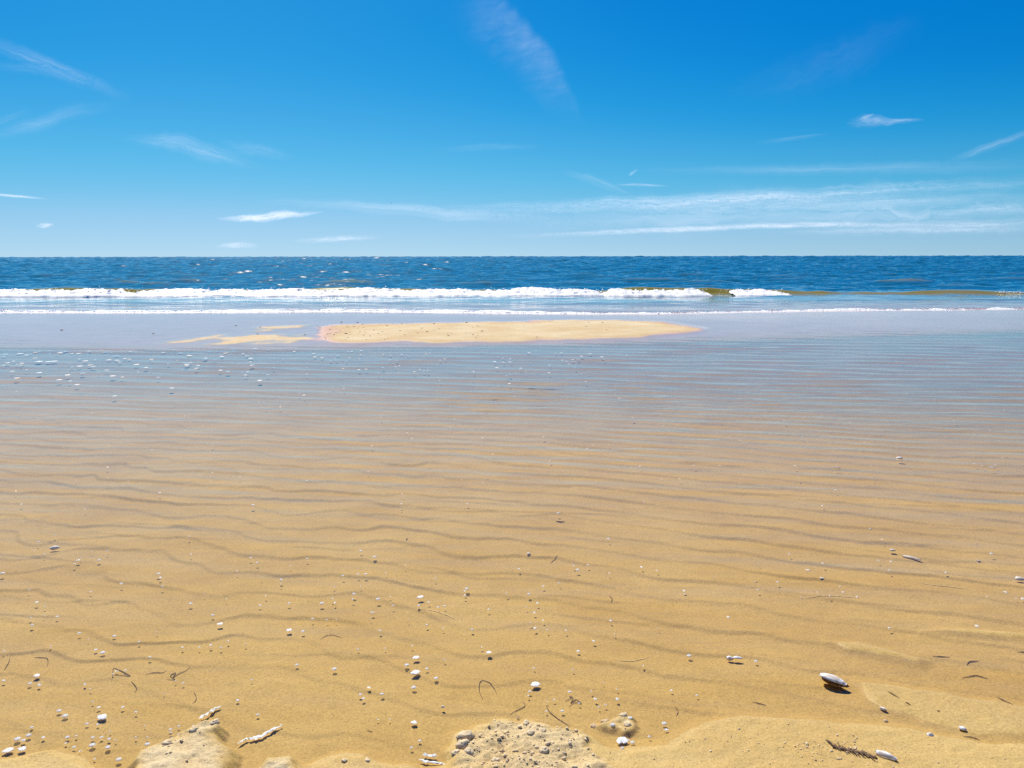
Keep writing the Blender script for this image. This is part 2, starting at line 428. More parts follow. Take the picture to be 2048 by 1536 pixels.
def terrain(X, Y):
    """Height, dryness and film of standing wetness of the beach."""
    E, S = pool_edge(X), swash_edge(X)
    near = np.interp(Y, [-8, 1.4, 1.9, 2.4, 3.0, 4.5, 7.0], [0.3, -0.007, -0.0085, -0.0125, -0.018, -0.027, -0.045])
    nearedge = np.interp(Y - E, [-4.0, -2.0, -0.8, -0.15, 0.15, 0.8, 3.0], [-0.045, -0.045, -0.020, -0.002, 0.002, 0.0045, 0.006])
    w = sstep(5.5, 7.5, Y)
    z = near * (1 - w) + nearedge * w
    past = np.interp(Y - S, [-1.5, 0, 1.5, 6, 9, 14, 40], [0.0, -0.006, -0.03, -0.13, -0.28, -0.7, -3.0])
    z = z + past
    z = z + 0.003 * sstep(0.7, 1.6, X) * sstep(2.9, 2.1, Y)
    # ripples: steep side towards the camera, bending on the left, slanting on the right
    g = 0.16 * X + 0.30 * np.log1p(np.exp(np.clip((X - 0.1) * 1.1, -30, 30))) / 1.1 * np.exp(-np.clip(X - 2.5, 0, 9) * 0.4)
    wav = 0.075 * sstep(1.2, -0.6, X) + 0.026
    warp = wav * 1.9 * fbm(X * 1.35 + 3.1, Y * 1.1, 3, 3) + 0.035 * fbm(X * 0.5, Y * 0.6, 9, 2)
    lam = 0.235 + 0.03 * noise(X * 0.35, Y * 0.35, 17)
    ph = (Y + g + warp) / 0.192
    ph = ph + 0.22 * fbm(X * 3.2, Y * 2.4, 29, 3) * (1 + 0.6 * sstep(0.6, -0.6, X))
    ph2 = (Y + g * 0.7 + 0.11 * fbm(X * 1.3 + 9, Y * 1.6, 41, 3)) / 0.155 + 0.37
    brk = sstep(-0.22, 0.30, fbm(X * 1.15, Y * 3.4, 23, 4))
    brk2 = sstep(-0.05, 0.35, fbm(X * 1.4 + 4, Y * 3.6, 33, 4)) * (1 - 0.55 * brk)
    amp = np.interp(Y, [1.2, 2.0, 2.6, 3.3, 5.0, 7.0, 9.5, 10.5, 11], [0.003, 0.006, 0.0105, 0.0135, 0.0155, 0.014, 0.007, 0.0015, 0])
    z = z + amp * 0.68 * (0.50 + 0.50 * brk) * (ripple_profile(ph) - 0.45) + amp * 0.42 * brk2 * (ripple_profile(ph2) - 0.45)
    z = z + 0.0022 * fbm(X * 3.6, Y * 7.5, 55, 4) * sstep(6.0, 3.0, Y) * sstep(1.6, 2.2, Y)
    z = z + (0.0018 + 0.0025 * sstep(2.5, 4, Y)) * fbm(X * 1.1, Y * 1.6, 51, 3) * sstep(8.0, 3.0, Y)
    z = z + 0.0012 * fbm(X * 9, Y * 12, 61, 3) * sstep(5.0, 2.5, Y)
    flat = sstep(0.0, 0.6, Y - E)
    z = z + flat * 0.0018 * fbm(X * 0.5, Y * 0.5, 71, 3) * (Y < S)
    dry = np.zeros_like(X)
    # far sand bar
    m = (Y > 8) & (Y < 20)
    sd = signed_dist(X[m], Y[m], SANDBAR) + 0.22 * fbm(X[m] * 1.6, Y[m] * 1.0, 81, 4)
    zz = z[m]; dd = dry[m]
    k = sstep(-0.25, 0.45, sd)
    zz = zz + k * (0.022 + 0.006 * fbm(X[m] * 1.1, Y[m] * 1.3, 87, 3))
    dd = np.maximum(dd, np.clip(0.66 + 0.55 * fbm(X[m] * 1.1, Y[m] * 0.8, 85, 4) - 0.3 * sstep(-1.3, -3.2, X[m]), 0, 1) * sstep(-0.05, 0.6, sd))
    for i, pl in enumerate(SMEARS):
        s2 = signed_dist(X[m], Y[m], pl) + 0.5 * fbm(X[m] * 1.8, Y[m] * 1.3, 90 + i, 4)
        k2 = sstep(-0.2, 0.35, s2)
        zz = np.maximum(zz, zz + k2 * 0.006)
        dd = np.maximum(dd, 0.42 * sstep(-0.15, 0.6, s2))
    z[m] = zz; dry[m] = dd
    # exposed sand at the near edge
    m = (Y > 1.0) & (Y < 2.9)
    xm, ym = X[m], Y[m]; zz = z[m]; dd = dry[m]
    edge_n = 0.016 * fbm(xm * 11, ym * 13, 101, 3)
    lump = fbm(xm * 22, ym * 26, 111, 4)
    big = fbm(xm * 6, ym * 7, 121, 3)
    for pl, h, soft, dr, lu in MOUNDS:
        sd = signed_dist(xm, ym, pl) + edge_n * (0.7 + 1.6 * lu)
        k = sstep(-soft, soft, sd)
        top = h + 0.02 * lu * lump * sstep(0, 0.03, sd) + h * 0.35 * big
        zz = zz * (1 - k) + np.maximum(top, zz) * k
        dd = np.maximum(dd, dr * sstep(0.0, 0.045, sd) * (0.85 + 0.5 * np.clip(big, -0.5, 0.5)))
    z[m] = zz; dry[m] = dd
    # hollow puddle beside the crumbled mound
    dry = np.clip(dry, 0, 1)
    film = np.where(Y < 5, sstep(0.010, 0.003, z), sstep(0.022, 0.011, z)) * np.where(Y < 5, sstep(-0.004, -0.001, z), sstep(-0.02, -0.012, z)) * sstep(0.5, 0.1, dry)
    film = film * np.where(Y < 3.5, 0.55, 1.0)
    return z, dry, film

def height(x, y):
    z, _, _ = terrain(np.array([[float(x)]]), np.array([[float(y)]]))
    return float(z[0, 0])

# ------------------------------------------------------------------ beach
def fan_t(inner, outer, n_in, n_out):
    a = np.linspace(-inner, inner, n_in)
    s = np.linspace(0, 1, n_out + 1)[1:] ** 1.6
    b = inner + (outer - inner) * s
    return np.concatenate([-b[::-1], a, b])

rows = np.array([dist_of(p) for p in np.concatenate([np.linspace(1760, 720, 760), np.linspace(718, 566, 100)])])
rows = np.concatenate([[-8, -3, -0.5, 0.5, 1.0], rows])
rows = np.sort(rows[rows < 45])
tt = fan_t(0.66, 1.5, 740, 50)
X = (np.maximum(rows, 0.8)[:, None] + 0.35) * tt[None, :]
Y = np.repeat(rows[:, None], len(tt), 1)
Z, DRY, FILM = terrain(X, Y)
beach = tag(grid_object('beach', X, Y, Z, M_SAND, {'dry': DRY, 'film': FILM, 'rose_sheen': sstep(3.0, 9.5, Y) * (1 - 0.6 * sstep(0.05, 0.4, DRY) * (Y > 8)), 'mauve_sheen': sstep(-0.4, 0.8, Y - pool_edge(X)) * sstep(0.30, 0.0, DRY)}),
            'rippled tan sand of the flat beach', kind='structure')

# ------------------------------------------------------------------ pool of shallow water
prow = np.array([dist_of(p) for p in np.concatenate([np.linspace(1800, 1000, 210), np.linspace(998, 640, 240)])])
prow = np.sort(prow)
pt = fan_t(0.66, 1.4, 400, 40)
X = (prow[:, None] + 0.35) * pt[None, :]
Y = np.repeat(prow[:, None], len(pt), 1)
Z = np.zeros_like(X)
rr = np.random.default_rng(5)
dY = np.gradient(prow)[:, None]
for k in range(34):
    lam = 0.09 * (5.0 ** rr.random())
    th = rr.normal(-0.16, 0.16)
    a = 0.00046 * (lam / 0.2) ** 0.8
    Z += a * np.sin(2 * np.pi * (X * math.sin(-th) + Y * math.cos(th)) / lam + rr.random() * 6.28) * np.clip(lam / dY / 3 - 0.3, 0, 1)
gust = 0.5 + 0.7 * sstep(-0.3, 0.4, fbm(X * 0.35, Y * 0.5, 131, 3)) * sstep(2.5, 6.0, Y + 0.5 * X)
Z *= gust * np.interp(Y, [3.5, 5.5, 7.5, 9, 12], [0.9, 1.1, 1.8, 2.5, 2.8])
DEPTH = sstep(4.5, 8.5, Y + 0.25 * X) * sstep(0.1, -0.5, Y - pool_edge(X))
pool = tag(grid_object('tidal_pool_water', X, Y, Z, M_POOL, {'depth': DEPTH}), 'shallow clear water lying over the rippled sand', kind='structure')

# ------------------------------------------------------------------ sea
srow = [0, 0.02, 0.05, 0.09, 0.14, 0.2, 0.3]
d = 0.4
while 17.9 + d < 28.5:
    srow.append(d); d += 0.055
while d < 6000:
    srow.append(d); d += 0.055 * ((17.9 + d) / 28.0) ** 1.15
while d < 80000:
    srow.append(d); d *= 1.09
srow.append(90000.0)
off = np.array(srow)
WAVE_Y = 25.6
st = fan_t(0.68, 1.25, 540, 40)
base = 17.9 + off
Xs = base[:, None] * st[None, :]
front = swash_edge(Xs)
Ys = base[:, None] + (front - 17.9) * np.clip(1 - off / 6.0, 0, 1)[:, None]
OFF = np.repeat(off[:, None], len(st), 1)
Zs = np.zeros_like(Xs)
rr = np.random.default_rng(21)
dYr = np.gradient(base)[:, None]
lams = 0.32 * (110.0 ** (rr.random(120) ** 1.6))
keeps = [np.clip(l / dYr / 2.6 - 0.3, 0, 1) * (1.0 if l < 6 else np.clip((base[:, None] - 12 * l) / (15 * l), 0, 1)) for l in lams]
boost = np.sqrt(80.0 / np.maximum(sum(q * q for q in keeps), 14.0))
for lam, keep in zip(lams, keeps):
    keep = keep * boost
    th = rr.normal(0.05, 0.62)
    a = 0.029 * lam / (2 * np.pi)
    ph = 2 * np.pi * (Xs * math.sin(th) + Ys * math.cos(th)) / lam + rr.random() * 6.28
    s = np.sin(ph)
    Zs += a * keep * (s + 0.25 * np.cos(2 * ph))
grow = np.interp(base, [17.9, 18.3, 20, 24, 27, 32, 60], [0.0, 0.10, 0.16, 0.2, 0.45, 0.9, 1.15])[:, None]
Zs *= grow
mean = np.interp(base, [17.9, 18.05, 18.4, 20, 24, 30], [-0.004, 0.014, 0.018, 0.008, 0.0, 0.0])[:, None]
Zs = Zs + mean

def wave_height(x):
    """Height along the crest of the breaking wave."""
    pxs = [-900, 0, 300, 900, 1300, 1410, 1470, 1560, 1640, 1680, 1730, 1850, 1960, 2040, 2120, 2700]
    hs = [0.2, 0.21, 0.22, 0.20, 0.19, 0.19, 0.19, 0.17, 0.15, 0.05, 0.10, 0.13, 0.10, 0.07, 0.04, 0.05]
    wx = [ (p - 1024) / FPX * WAVE_Y for p in pxs]
    return np.interp(x, wx, hs)
wy = WAVE_Y + 0.25 * noise(Xs * 0.12, 0 * Xs, 151)
q = Ys - wy
bump = np.where(q < 0, np.exp(-(q / 0.28) ** 2), np.exp(-(q / 1.1) ** 2))
Zs = Zs + wave_height(Xs) * (0.9 + 0.25 * noise(Xs * 0.9, 0 * Xs, 152)) * bump
front_face = np.exp(-((q + 0.22) / 0.30) ** 2) * sstep(0.03, 0.10, wave_height(Xs))
crest_murk = sstep(0.07, 0.2, Zs - 0.0) * np.interp(base, [26.5, 29, 40, 60], [0.0, 0.55, 0.25, 0.0])[:, None]
murk = np.clip(front_face * 1.1 + crest_murk * 0.8, 0, 1)
clear = np.interp(base, [17.9, 19, 22, 25, 26.5], [1, 0.92, 0.7, 0.35, 0.0])[:, None] + 0 * Xs
chop = np.interp(base, [17.9, 20, 25, 28, 40], [0.10, 0.16, 0.25, 0.7, 1.0])[:, None] + 0 * Xs
far = np.interp(base, [40, 400, 3000], [0, 0.6, 1.0])[:, None] + 0 * Xs
lace = (np.interp(base, [17.9, 18.2, 18.9, 22.5, 24.3, 25.0, 25.4, 26.0], [0.75, 0.55, 0.12, 0.16, 0.62, 0.9, 0.5, 0.0])[:, None]
        * (1 - 0.75 * sstep(8.0, 10.5, Xs)))
murk = np.clip(murk + np.interp(base, [17.9, 18.0, 18.5, 19.2], [0.12, 0.16, 0.10, 0.0])[:, None], 0, 1)
clear = np.clip(clear - murk * 0.4, 0, 1)
sea = tag(grid_object('sea_water', Xs, Ys, Zs, M_SEA, {'murk': murk, 'clear': clear, 'far': far, 'lace': lace, 'chop': chop}),
          'open blue sea reaching the horizon', kind='structure')

# ------------------------------------------------------------------ surf foam
def foam_roller(name, px0, px1, label, seed, k=0.86):
    x0, x1 = (px0 - 1024) / FPX * WAVE_Y, (px1 - 1024) / FPX * WAVE_Y
    n = int((x1 - x0) / 0.035) + 2
    nv = 22
    xs = np.linspace(x0, x1, n)
    a = np.linspace(0, 1, nv)
    XX = np.repeat(xs[None, :], nv, 0)
    A = np.repeat(a[:, None], n, 1)
    taper = np.clip(np.minimum((xs - x0), (x1 - xs)) / 0.5, 0, 1)[None, :] ** 0.5
    tear = sstep(-0.52, -0.22, fbm(XX * 0.55, 0 * XX + 3, seed + 13, 3))
    h = (wave_height(XX) * (0.92 + 0.65 * fbm(XX * 0.55, 0 * XX, seed, 4)) * k + 0.012) * (0.25 + 0.75 * tear)
    h = h * (0.35 + 0.65 * taper)
    wyy = WAVE_Y + 0.25 * noise(XX * 0.12, 0 * XX, 151)
    reach = 0.42 + 0.5 * fbm(XX * 0.6, 0 * XX + 5, seed + 3, 5)
    sf = np.clip(A / 0.72, 0, 1); sb = np.clip((A - 0.72) / 0.28, 0, 1)
    yy = wyy - 0.05 - (1 - sf) * (0.62 + 1.0 * reach) + 0.55 * sb
    zz = h * (0.04 + 0.96 * (0.6 * sf + 0.4 * np.sin(sf * np.pi / 2))) * (1 - 0.85 * sb ** 1.5) + 0.015
    lum = fbm(XX * 6, A * 5 + yy * 2, seed + 7, 4) * 0.05 + fbm(XX * 22, A * 16, seed + 9, 2) * 0.012
    m = np.clip(A / 0.25, 0, 1) * np.sqrt(np.clip((1 - A) / 0.1, 0, 1))
    zz = zz + lum * m * 0.9
    yy = yy - lum * m * 1.3
    zz[0] = -0.03; zz[-1] = np.minimum(zz[-1], 0.02)
    v = np.stack([XX, yy, zz], -1).reshape(-1, 3)
    o = link(name, mesh_from(name, v, grid_faces(nv, n), M_FOAM))
    return tag(o, label, kind='stuff')

foam_roller('breaker_foam', -420, 1409, 'long white foaming roller of the breaking wave', 201)
foam_roller('breaker_foam', 1452, 1560, 'short white foaming roller right of the olive gap', 231)

def lumps(name, pts, label, mat, kind='stuff', flat=0.6):
    """Many little rounded lumps joined into one mesh; pts = (x, y, z, r)."""
    t = (1 + 5 ** 0.5) / 2
    iv = np.array([(-1, t, 0), (1, t, 0), (-1, -t, 0), (1, -t, 0), (0, -1, t), (0, 1, t), (0, -1, -t), (0, 1, -t),
                   (t, 0, -1), (t, 0, 1), (-t, 0, -1), (-t, 0, 1)], float)
    iv /= np.linalg.norm(iv[0])
    fc = np.array([(0, 11, 5), (0, 5, 1), (0, 1, 7), (0, 7, 10), (0, 10, 11), (1, 5, 9), (5, 11, 4), (11, 10, 2), (10, 7, 6),
                   (7, 1, 8), (3, 9, 4), (3, 4, 2), (3, 2, 6), (3, 6, 8), (3, 8, 9), (4, 9, 5), (2, 4, 11), (6, 2, 10),
                   (8, 6, 7), (9, 8, 1)])
    pts = np.asarray(pts)
    jit = 1 + 0.3 * rng.standard_normal((len(pts), 12, 1))
    sc = np.stack([0.8 + 0.7 * rng.random(len(pts)), 0.8 + 0.5 * rng.random(len(pts)), np.full(len(pts), flat)], -1)
    v = pts[:, None, :3] + iv[None] * jit * sc[:, None, :] * pts[:, None, 3:4]
    f = fc[None] + 12 * np.arange(len(pts))[:, None, None]
    return tag(link(name, mesh_from(name, v.reshape(-1, 3), f.reshape(-1, 3), mat)), label, kind=kind)

# a low continuous ribbon of froth on the swash edge, torn into pieces at the right
n = 2200
xs = np.linspace((-420 - 1024) / FPX * 17.9, (2480 - 1024) / FPX * 17.9, n)
nv = 9
XX = np.repeat(xs[None, :], nv, 0); A = np.repeat(np.linspace(0, 1, nv)[:, None], n, 1)
thick = np.interp(xs * FPX / 17.9 + 1024, [0, 350, 700, 1000, 1250, 1450, 1600, 1750, 2048, 2400], [0.75, 0.8, 1.0, 0.95, 0.55, 0.42, 0.66, 0.6, 0.42, 0.4])
rag = np.clip(thick[None, :] * 1.25 - 0.42 + 0.75 * fbm(XX * 2.2, A * 0.6, 401, 4), 0, 1)
YY = swash_edge(XX) - 0.10 + A * (0.10 + 0.34 * rag) + 0.03 * fbm(XX * 5, 0 * XX, 411, 3)
ZZ = -0.003 + (0.004 + 0.042 * rag ** 0.6) * np.where(A < 0.8, A / 0.8, (1 - A) / 0.2) ** 0.8 + 0.006 * rag * fbm(XX * 16, A * 3, 421, 3) * np.sin(np.pi * A)
v = np.stack([XX, YY, ZZ + 0.004 * (rag > 0.02)], -1).reshape(-1, 3)
tag(link('swash_froth', mesh_from('swash_froth', v, grid_faces(nv, n), M_FOAM)), 'low white froth ribbon bordering the wet flat', kind='stuff')
pts = []
for k in range(7000):                                   # froth along the thin swash edge
    px = rng.uniform(-300, 2350)
    dens = np.interp(px, [0, 350, 700, 1000, 1250, 1450, 1600, 1750, 2048], [0.8, 0.85, 1, 0.95, 0.6, 0.4, 0.7, 0.6, 0.35])
    clump = 0.55 + 0.8 * float(noise(px * 0.02, 0.3, 301))
    if rng.random() > dens * clump: continue
    x = (px - 1024) / FPX * 17.9
    back = abs(rng.normal(0, 0.13)) if rng.random() < 0.8 else rng.uniform(0, 0.7)
    y = float(swash_edge(x)) + back - 0.02
    r = rng.uniform(0.010, 0.028) * np.interp(px, [0, 1000, 1400, 2048], [1.15, 1.1, 0.75, 0.75])
    pts.append((x, y, 0.017, r))
lumps('swash_foam', pts, 'thin line of white froth at the edge of the swash', M_FROTH, flat=0.4)
pts = []
for k in range(800):                                   # spray lumps over the roller and whitecaps behind it
    px = rng.uniform(-300, 1560)
    x = (px - 1024) / FPX * WAVE_Y
    hh = float(wave_height(x))
    pts.append((x, WAVE_Y + rng.normal(-0.25, 0.16), abs(rng.normal(hh * 0.75, hh * 0.3)) * 0.85, rng.uniform(0.006, 0.024)))
for k in range(70):                                     # a few flecks where the far right end of the swell just tips over
    x = (rng.uniform(1985, 2034) - 1024) / FPX * WAVE_Y
    pts.append((x, WAVE_Y + rng.normal(-0.12, 0.10), float(wave_height(x)) * rng.uniform(0.55, 1.0), rng.uniform(0.01, 0.03)))
lumps('breaker_spray', pts, 'spray and froth thrown up along the white breaker', M_FROTH)

# ------------------------------------------------------------------ clouds
CLOUD_Z = 420.0
def cloud(label, spine, opacity, fibre=(9, 5), layers=2, puff=False, n=60, nv=13, name='cirrus_cloud', level=False):
    """A thin veil at height: spine = (px, py, half width in px); layers lie a few metres apart."""
    s = np.array(spine, float)
    L = np.concatenate([[0], np.cumsum(np.hypot(np.diff(s[:, 0]), np.diff(s[:, 1])))])
    u = np.linspace(0, L[-1], n)
    cx, cy, hw = (np.interp(u, L, s[:, k]) for k in range(3))
    for _ in range(4):
        for arr in (cx, cy, hw): arr[1:-1] = 0.25 * arr[:-2] + 0.5 * arr[1:-1] + 0.25 * arr[2:]
    tx, ty = np.gradient(cx), np.gradient(cy)
    nl = np.hypot(tx, ty); nx, ny = -ty / nl, tx / nl
    vs = np.linspace(-1, 1, nv)
    V, F, al, ac, sd, wt, eg, gu, gv = [], [], [], [], [], [], [], [], []
    seed = rng.uniform(0, 50)
    for lay in range(layers):
        zc = CLOUD_Z + lay * 6.0
        b = len(V)
        for i in range(n):
            wv = 0.30 * hw[i] * float(noise(u[i] / 60.0 + seed, 0.5, 501)) + 0.22 * hw[i] * float(noise(u[i] / 17.0 + seed, 2.5, 502))
            for j in range(nv):
                py = min(cy[i] + ny[i] * (1.25 * hw[i] * vs[j] + wv), 508.0)
                V.append(P(cx[i] + nx[i] * hw[i] * vs[j], py, zc))
                al.append(u[i] / 100.0); ac.append(vs[j])
                if level:                                   # fibres lie level; sharp on one side, feathered on the other
                    gu.append((cy[i] + ny[i] * hw[i] * vs[j]) / 100.0 + 0.1 * (cx[i] + nx[i] * hw[i] * vs[j]) / 100.0); gv.append((cx[i] + nx[i] * hw[i] * vs[j]) / 100.0)
                    eg.append(float(sstep(-1, -0.62, vs[j]) * sstep(1, -0.45, vs[j])))
                else:
                    gu.append(u[i] / 100.0); gv.append(vs[j])
                    eg.append((1 - vs[j] ** 2) ** 2.4)
                wob = 1; sd.append(seed + lay * 3.3)
                e = min(1, (i / n) / 0.36) * min(1, (1 - i / n) / 0.36)
                wt.append(max(0, e) ** 1.2)
        F.append(grid_faces(n, nv) + b)
    me = mesh_from(name, V, np.concatenate(F), cloud_material(name, opacity, fibre, puff), True,
                   {'along': al, 'across': ac, 'edge': eg, 'grain_u': gu, 'grain_v': gv, 'seed': sd, 'weight': wt})
    return tag(link(name, me), label, 'cloud')

cloud('faint slanting streak high at the left edge of the sky', [(-60, 70, 18), (40, 105, 18), (150, 155, 18), (265, 198, 14)], 0.086, (1.2, 4))
cloud('fainter streak just below the slanting streak at left', [(-40, 124, 12), (90, 142, 12), (190, 168, 10)], 0.042, (1.2, 4))
cloud('hooked faint veil above the left part of the sea', [(-40, 276, 14), (80, 245, 18), (140, 222, 18), (245, 209, 10)], 0.060, (1.5, 4))
cloud('short faint wisp touching the left edge under the hooked veil', [(-60, 255, 8), (0, 243, 9), (65, 220, 9)], 0.036, (1.5, 4))
cloud('broad thin fan of cirrus left of centre', [(235, 275, 8), (340, 284, 20), (420, 303, 22), (530, 338, 8)], 0.085, (1.6, 6))
cloud('bright thread along the fan of cirrus left of centre', [(350, 290, 5), (410, 304, 6), (500, 330, 4)], 0.098, (2, 4))
cloud('soft smudge right of the cirrus fan', [(430, 286, 12), (500, 296, 18), (590, 315, 10)], 0.060, (1.5, 5))
cloud('tall pale plume running down the middle of the sky',
      [(905, -25, 60), (970, 45, 62), (1030, 95, 52), (1075, 145, 52), (1110, 195, 40), (1165, 252, 12)], 0.042, (9, 0.9), 3, n=110, nv=33, level=True)
cloud('bright curled wisp alone in the deep blue at right', [(1690, 250, 8), (1722, 244, 15), (1745, 242, 13), (1790, 242, 6), (1850, 239, 3)], 0.232, (5, 3), 2, True)
cloud('tiny hook rising from the bright curled wisp', [(1718, 240, 6), (1732, 234, 6), (1748, 228, 3)], 0.5, (7, 3), 1, True, 20)
cloud('short faint line left of the curled wisp', [(1510, 286, 4), (1580, 278, 5), (1660, 268, 4)], 0.078, (2, 4))
cloud('pale diagonal streak rising to the right edge', [(1880, 330, 8), (1960, 300, 9), (2100, 250, 9)], 0.099, (1.5, 4))
cloud('wide milky band rising towards the right edge', [(830, 418, 6), (1100, 414, 14), (1400, 402, 18), (1700, 385, 16), (2150, 357, 15)], 0.303, (0.7, 5), n=90)
cloud('upper faint band above the milky band at right', [(1250, 342, 8), (1600, 340, 12), (2120, 330, 16)], 0.085, (0.6, 5), n=80)
cloud('dim veil between the milky band and the bright low band', [(1250, 418, 10), (1600, 408, 14), (2120, 395, 16)], 0.200, (0.6, 6), n=80)
cloud('bright narrow band low over the right horizon', [(1000, 474, 4), (1200, 466, 6), (1450, 455, 7), (1650, 448, 7), (1850, 450, 5), (1960, 452, 3)], 0.478, (0.6, 3), n=80)
cloud('dim veil at the far right under the bright low band', [(1560, 466, 6), (1800, 457, 14), (2150, 448, 16)], 0.336, (0.6, 4), n=80)
cloud('dim patch at the right edge over the low veil', [(1860, 428, 8), (1980, 420, 14), (2120, 415, 16)], 0.210, (0.8, 4))
cloud('thin wisp joining the milky band from upper left', [(1115, 340, 5), (1180, 358, 10), (1270, 395, 7)], 0.100, (2, 4))
cloud('tiny bright fleck above the milky band', [(1255, 352, 2), (1266, 345, 4), (1276, 338, 2)], 0.55, (9, 3), 1, True, 16)
cloud('small bright dash above the milky band', [(1220, 370, 2), (1275, 369, 4), (1340, 372, 2)], 0.300, (3, 3), 1, False, 30)
cloud('small white lumpy cloud low over the left horizon', [(430, 438, 3), (480, 438, 7), (530, 435, 9), (565, 430, 9), (600, 429, 6), (650, 424, 2)], 0.659, (6, 2.4), 3, True, 70)
cloud('straight bright contrail at the left edge', [(-60, 386, 4), (20, 391, 4), (100, 398, 3)], 0.595, (0.8, 2), 1)
cloud('small pale puff near the left horizon', [(70, 451, 3), (88, 450, 6), (108, 449, 3)], 0.55, (5, 2), 2, True, 24)
cloud('faint low cloud bank under the white lumpy cloud', [(430, 492, 4), (480, 490, 8), (520, 490, 5)], 0.330, (4, 2), 2, True, 30)
cloud('faint low cloud bank right of the white lumpy cloud', [(580, 482, 4), (680, 478, 7), (760, 474, 5)], 0.298, (4, 2), 2, True, 30)
cloud('faint thin line left of centre above the milky band', [(860, 300, 6), (970, 295, 9), (1090, 294, 6)], 0.042, (1.2, 4))
cloud('long hazy band close over the middle of the horizon', [(500, 402, 6), (700, 410, 12), (900, 428, 14), (1150, 440, 12)], 0.173, (0.8, 5))
cloud('broad soft haze lying low over the right half of the sea', [(980, 440, 24), (1400, 425, 44), (1800, 415, 50), (2200, 405, 50)], 0.16, (0.5, 4), n=80)
cloud('very faint broad veil high at the right', [(1430, 190, 20), (1560, 170, 46), (1700, 110, 50), (1850, 40, 30)], 0.017, (1.5, 4))

# ------------------------------------------------------------------ birds far over the sea
def bird(px, py, dist, span, yaw, bank, label):
    s = span / 2
    V = [(0, .30 * s, 0), (.05 * s, .1 * s, .04 * s), (-.05 * s, .1 * s, .04 * s), (0, .1 * s, -.06 * s), (.06 * s, -.1 * s, .04 * s),
         (-.06 * s, -.1 * s, .04 * s), (0, -.1 * s, -.06 * s), (.07 * s, -.42 * s, .02 * s), (-.07 * s, -.42 * s, .02 * s),
         (.5 * s, .12 * s, .26 * s), (.5 * s, -.08 * s, .25 * s), (s, -.12 * s, .10 * s),
         (-.5 * s, .12 * s, .26 * s), (-.5 * s, -.08 * s, .25 * s), (-s, -.12 * s, .10 * s)]
    F = [(0, 1, 3), (0, 3, 2), (0, 2, 1), (1, 4, 6), (1, 6, 3), (2, 3, 6), (2, 6, 5), (1, 2, 5), (1, 5, 4), (4, 7, 6), (5, 6, 8),
         (4, 5, 8), (4, 8, 7), (7, 8, 6), (1, 9, 10), (1, 10, 4), (9, 11, 10), (2, 13, 12), (2, 5, 13), (12, 13, 14)]
    o = link('seabird', mesh_from('seabird', V, F, M_BIRD, False))
    o.location = at_dist(px, py, dist)
    o.rotation_euler = (R(10), R(bank), R(yaw))
    return tag(o, label, 'bird', 'seabirds flying far over the sea')
bird(782, 406, 170, 0.75, 60, 25, 'left one of two tiny dark birds low in the sky')
bird(861, 422, 190, 0.65, 40, -20, 'right one of two tiny dark birds low in the sky')

# ------------------------------------------------------------------ small things on sand and water
def dome_cluster(seed, n, flat=0.7):
    """A raft of bubbles about 1 unit in radius: low domes touching each other."""
    r_ = np.random.default_rng(seed)
    V, F = [], []
    cs = [(0.0, 0.0, 0.62)]
    while len(cs) < n:
        a, q = r_.random() * 6.28, r_.random() ** 0.5 * 0.72
        cs.append((q * math.cos(a), q * math.sin(a) * 0.9, r_.uniform(0.16, 0.42)))
    if n == 1: cs = [(0, 0, 1.0)]
    for x, y, r in cs:
        b = len(V); m = 8
        for zr, rr_ in ((-0.12, 0.96), (0.32, 0.93), (0.72, 0.64)):
            for k in range(m):
                V.append((x + r * rr_ * math.cos(k * 6.283 / m), y + r * rr_ * math.sin(k * 6.283 / m), r * zr * flat))
        V.append((x, y, r * flat))
        for lev in range(2):
            for k in range(m):
                a0, a1 = b + lev * m + k, b + lev * m + (k + 1) % m
                F.append((a0, a1, a1 + m)); F.append((a0, a1 + m, a0 + m))
        for k in range(m):
            F.append((b + 2 * m + k, b + 2 * m + (k + 1) % m, b + 3 * m))
    return mesh_from('bubble_raft', V, F, M_BUBBLE)

RAFTS = [dome_cluster(s, n) for s, n in ((1, 1), (2, 2), (3, 3), (4, 5), (5, 4), (6, 1))]
BIG_RAFTS = [dome_cluster(s, n, 0.5) for s, n in ((11, 16), (12, 22), (13, 14))]

def surface_z(x, y):
    return max(height(x, y), 0.0)

def put(me, name, px, py, rpx, flat=1.0, rz=None, stretch=1.0):
    p = P(px, py)
    depth = math.hypot(p[0], p[1]); depth = math.hypot(depth, CAM_H)
    r = rpx * depth / FPX
    o = link(name, me)
    o.location = (p[0], p[1], surface_z(p[0], p[1]) + 0.0004)
    o.scale = (r * stretch, r, r * flat)
    o.rotation_euler = (0, 0, rng.random() * 6.28 if rz is None else rz)
    return o

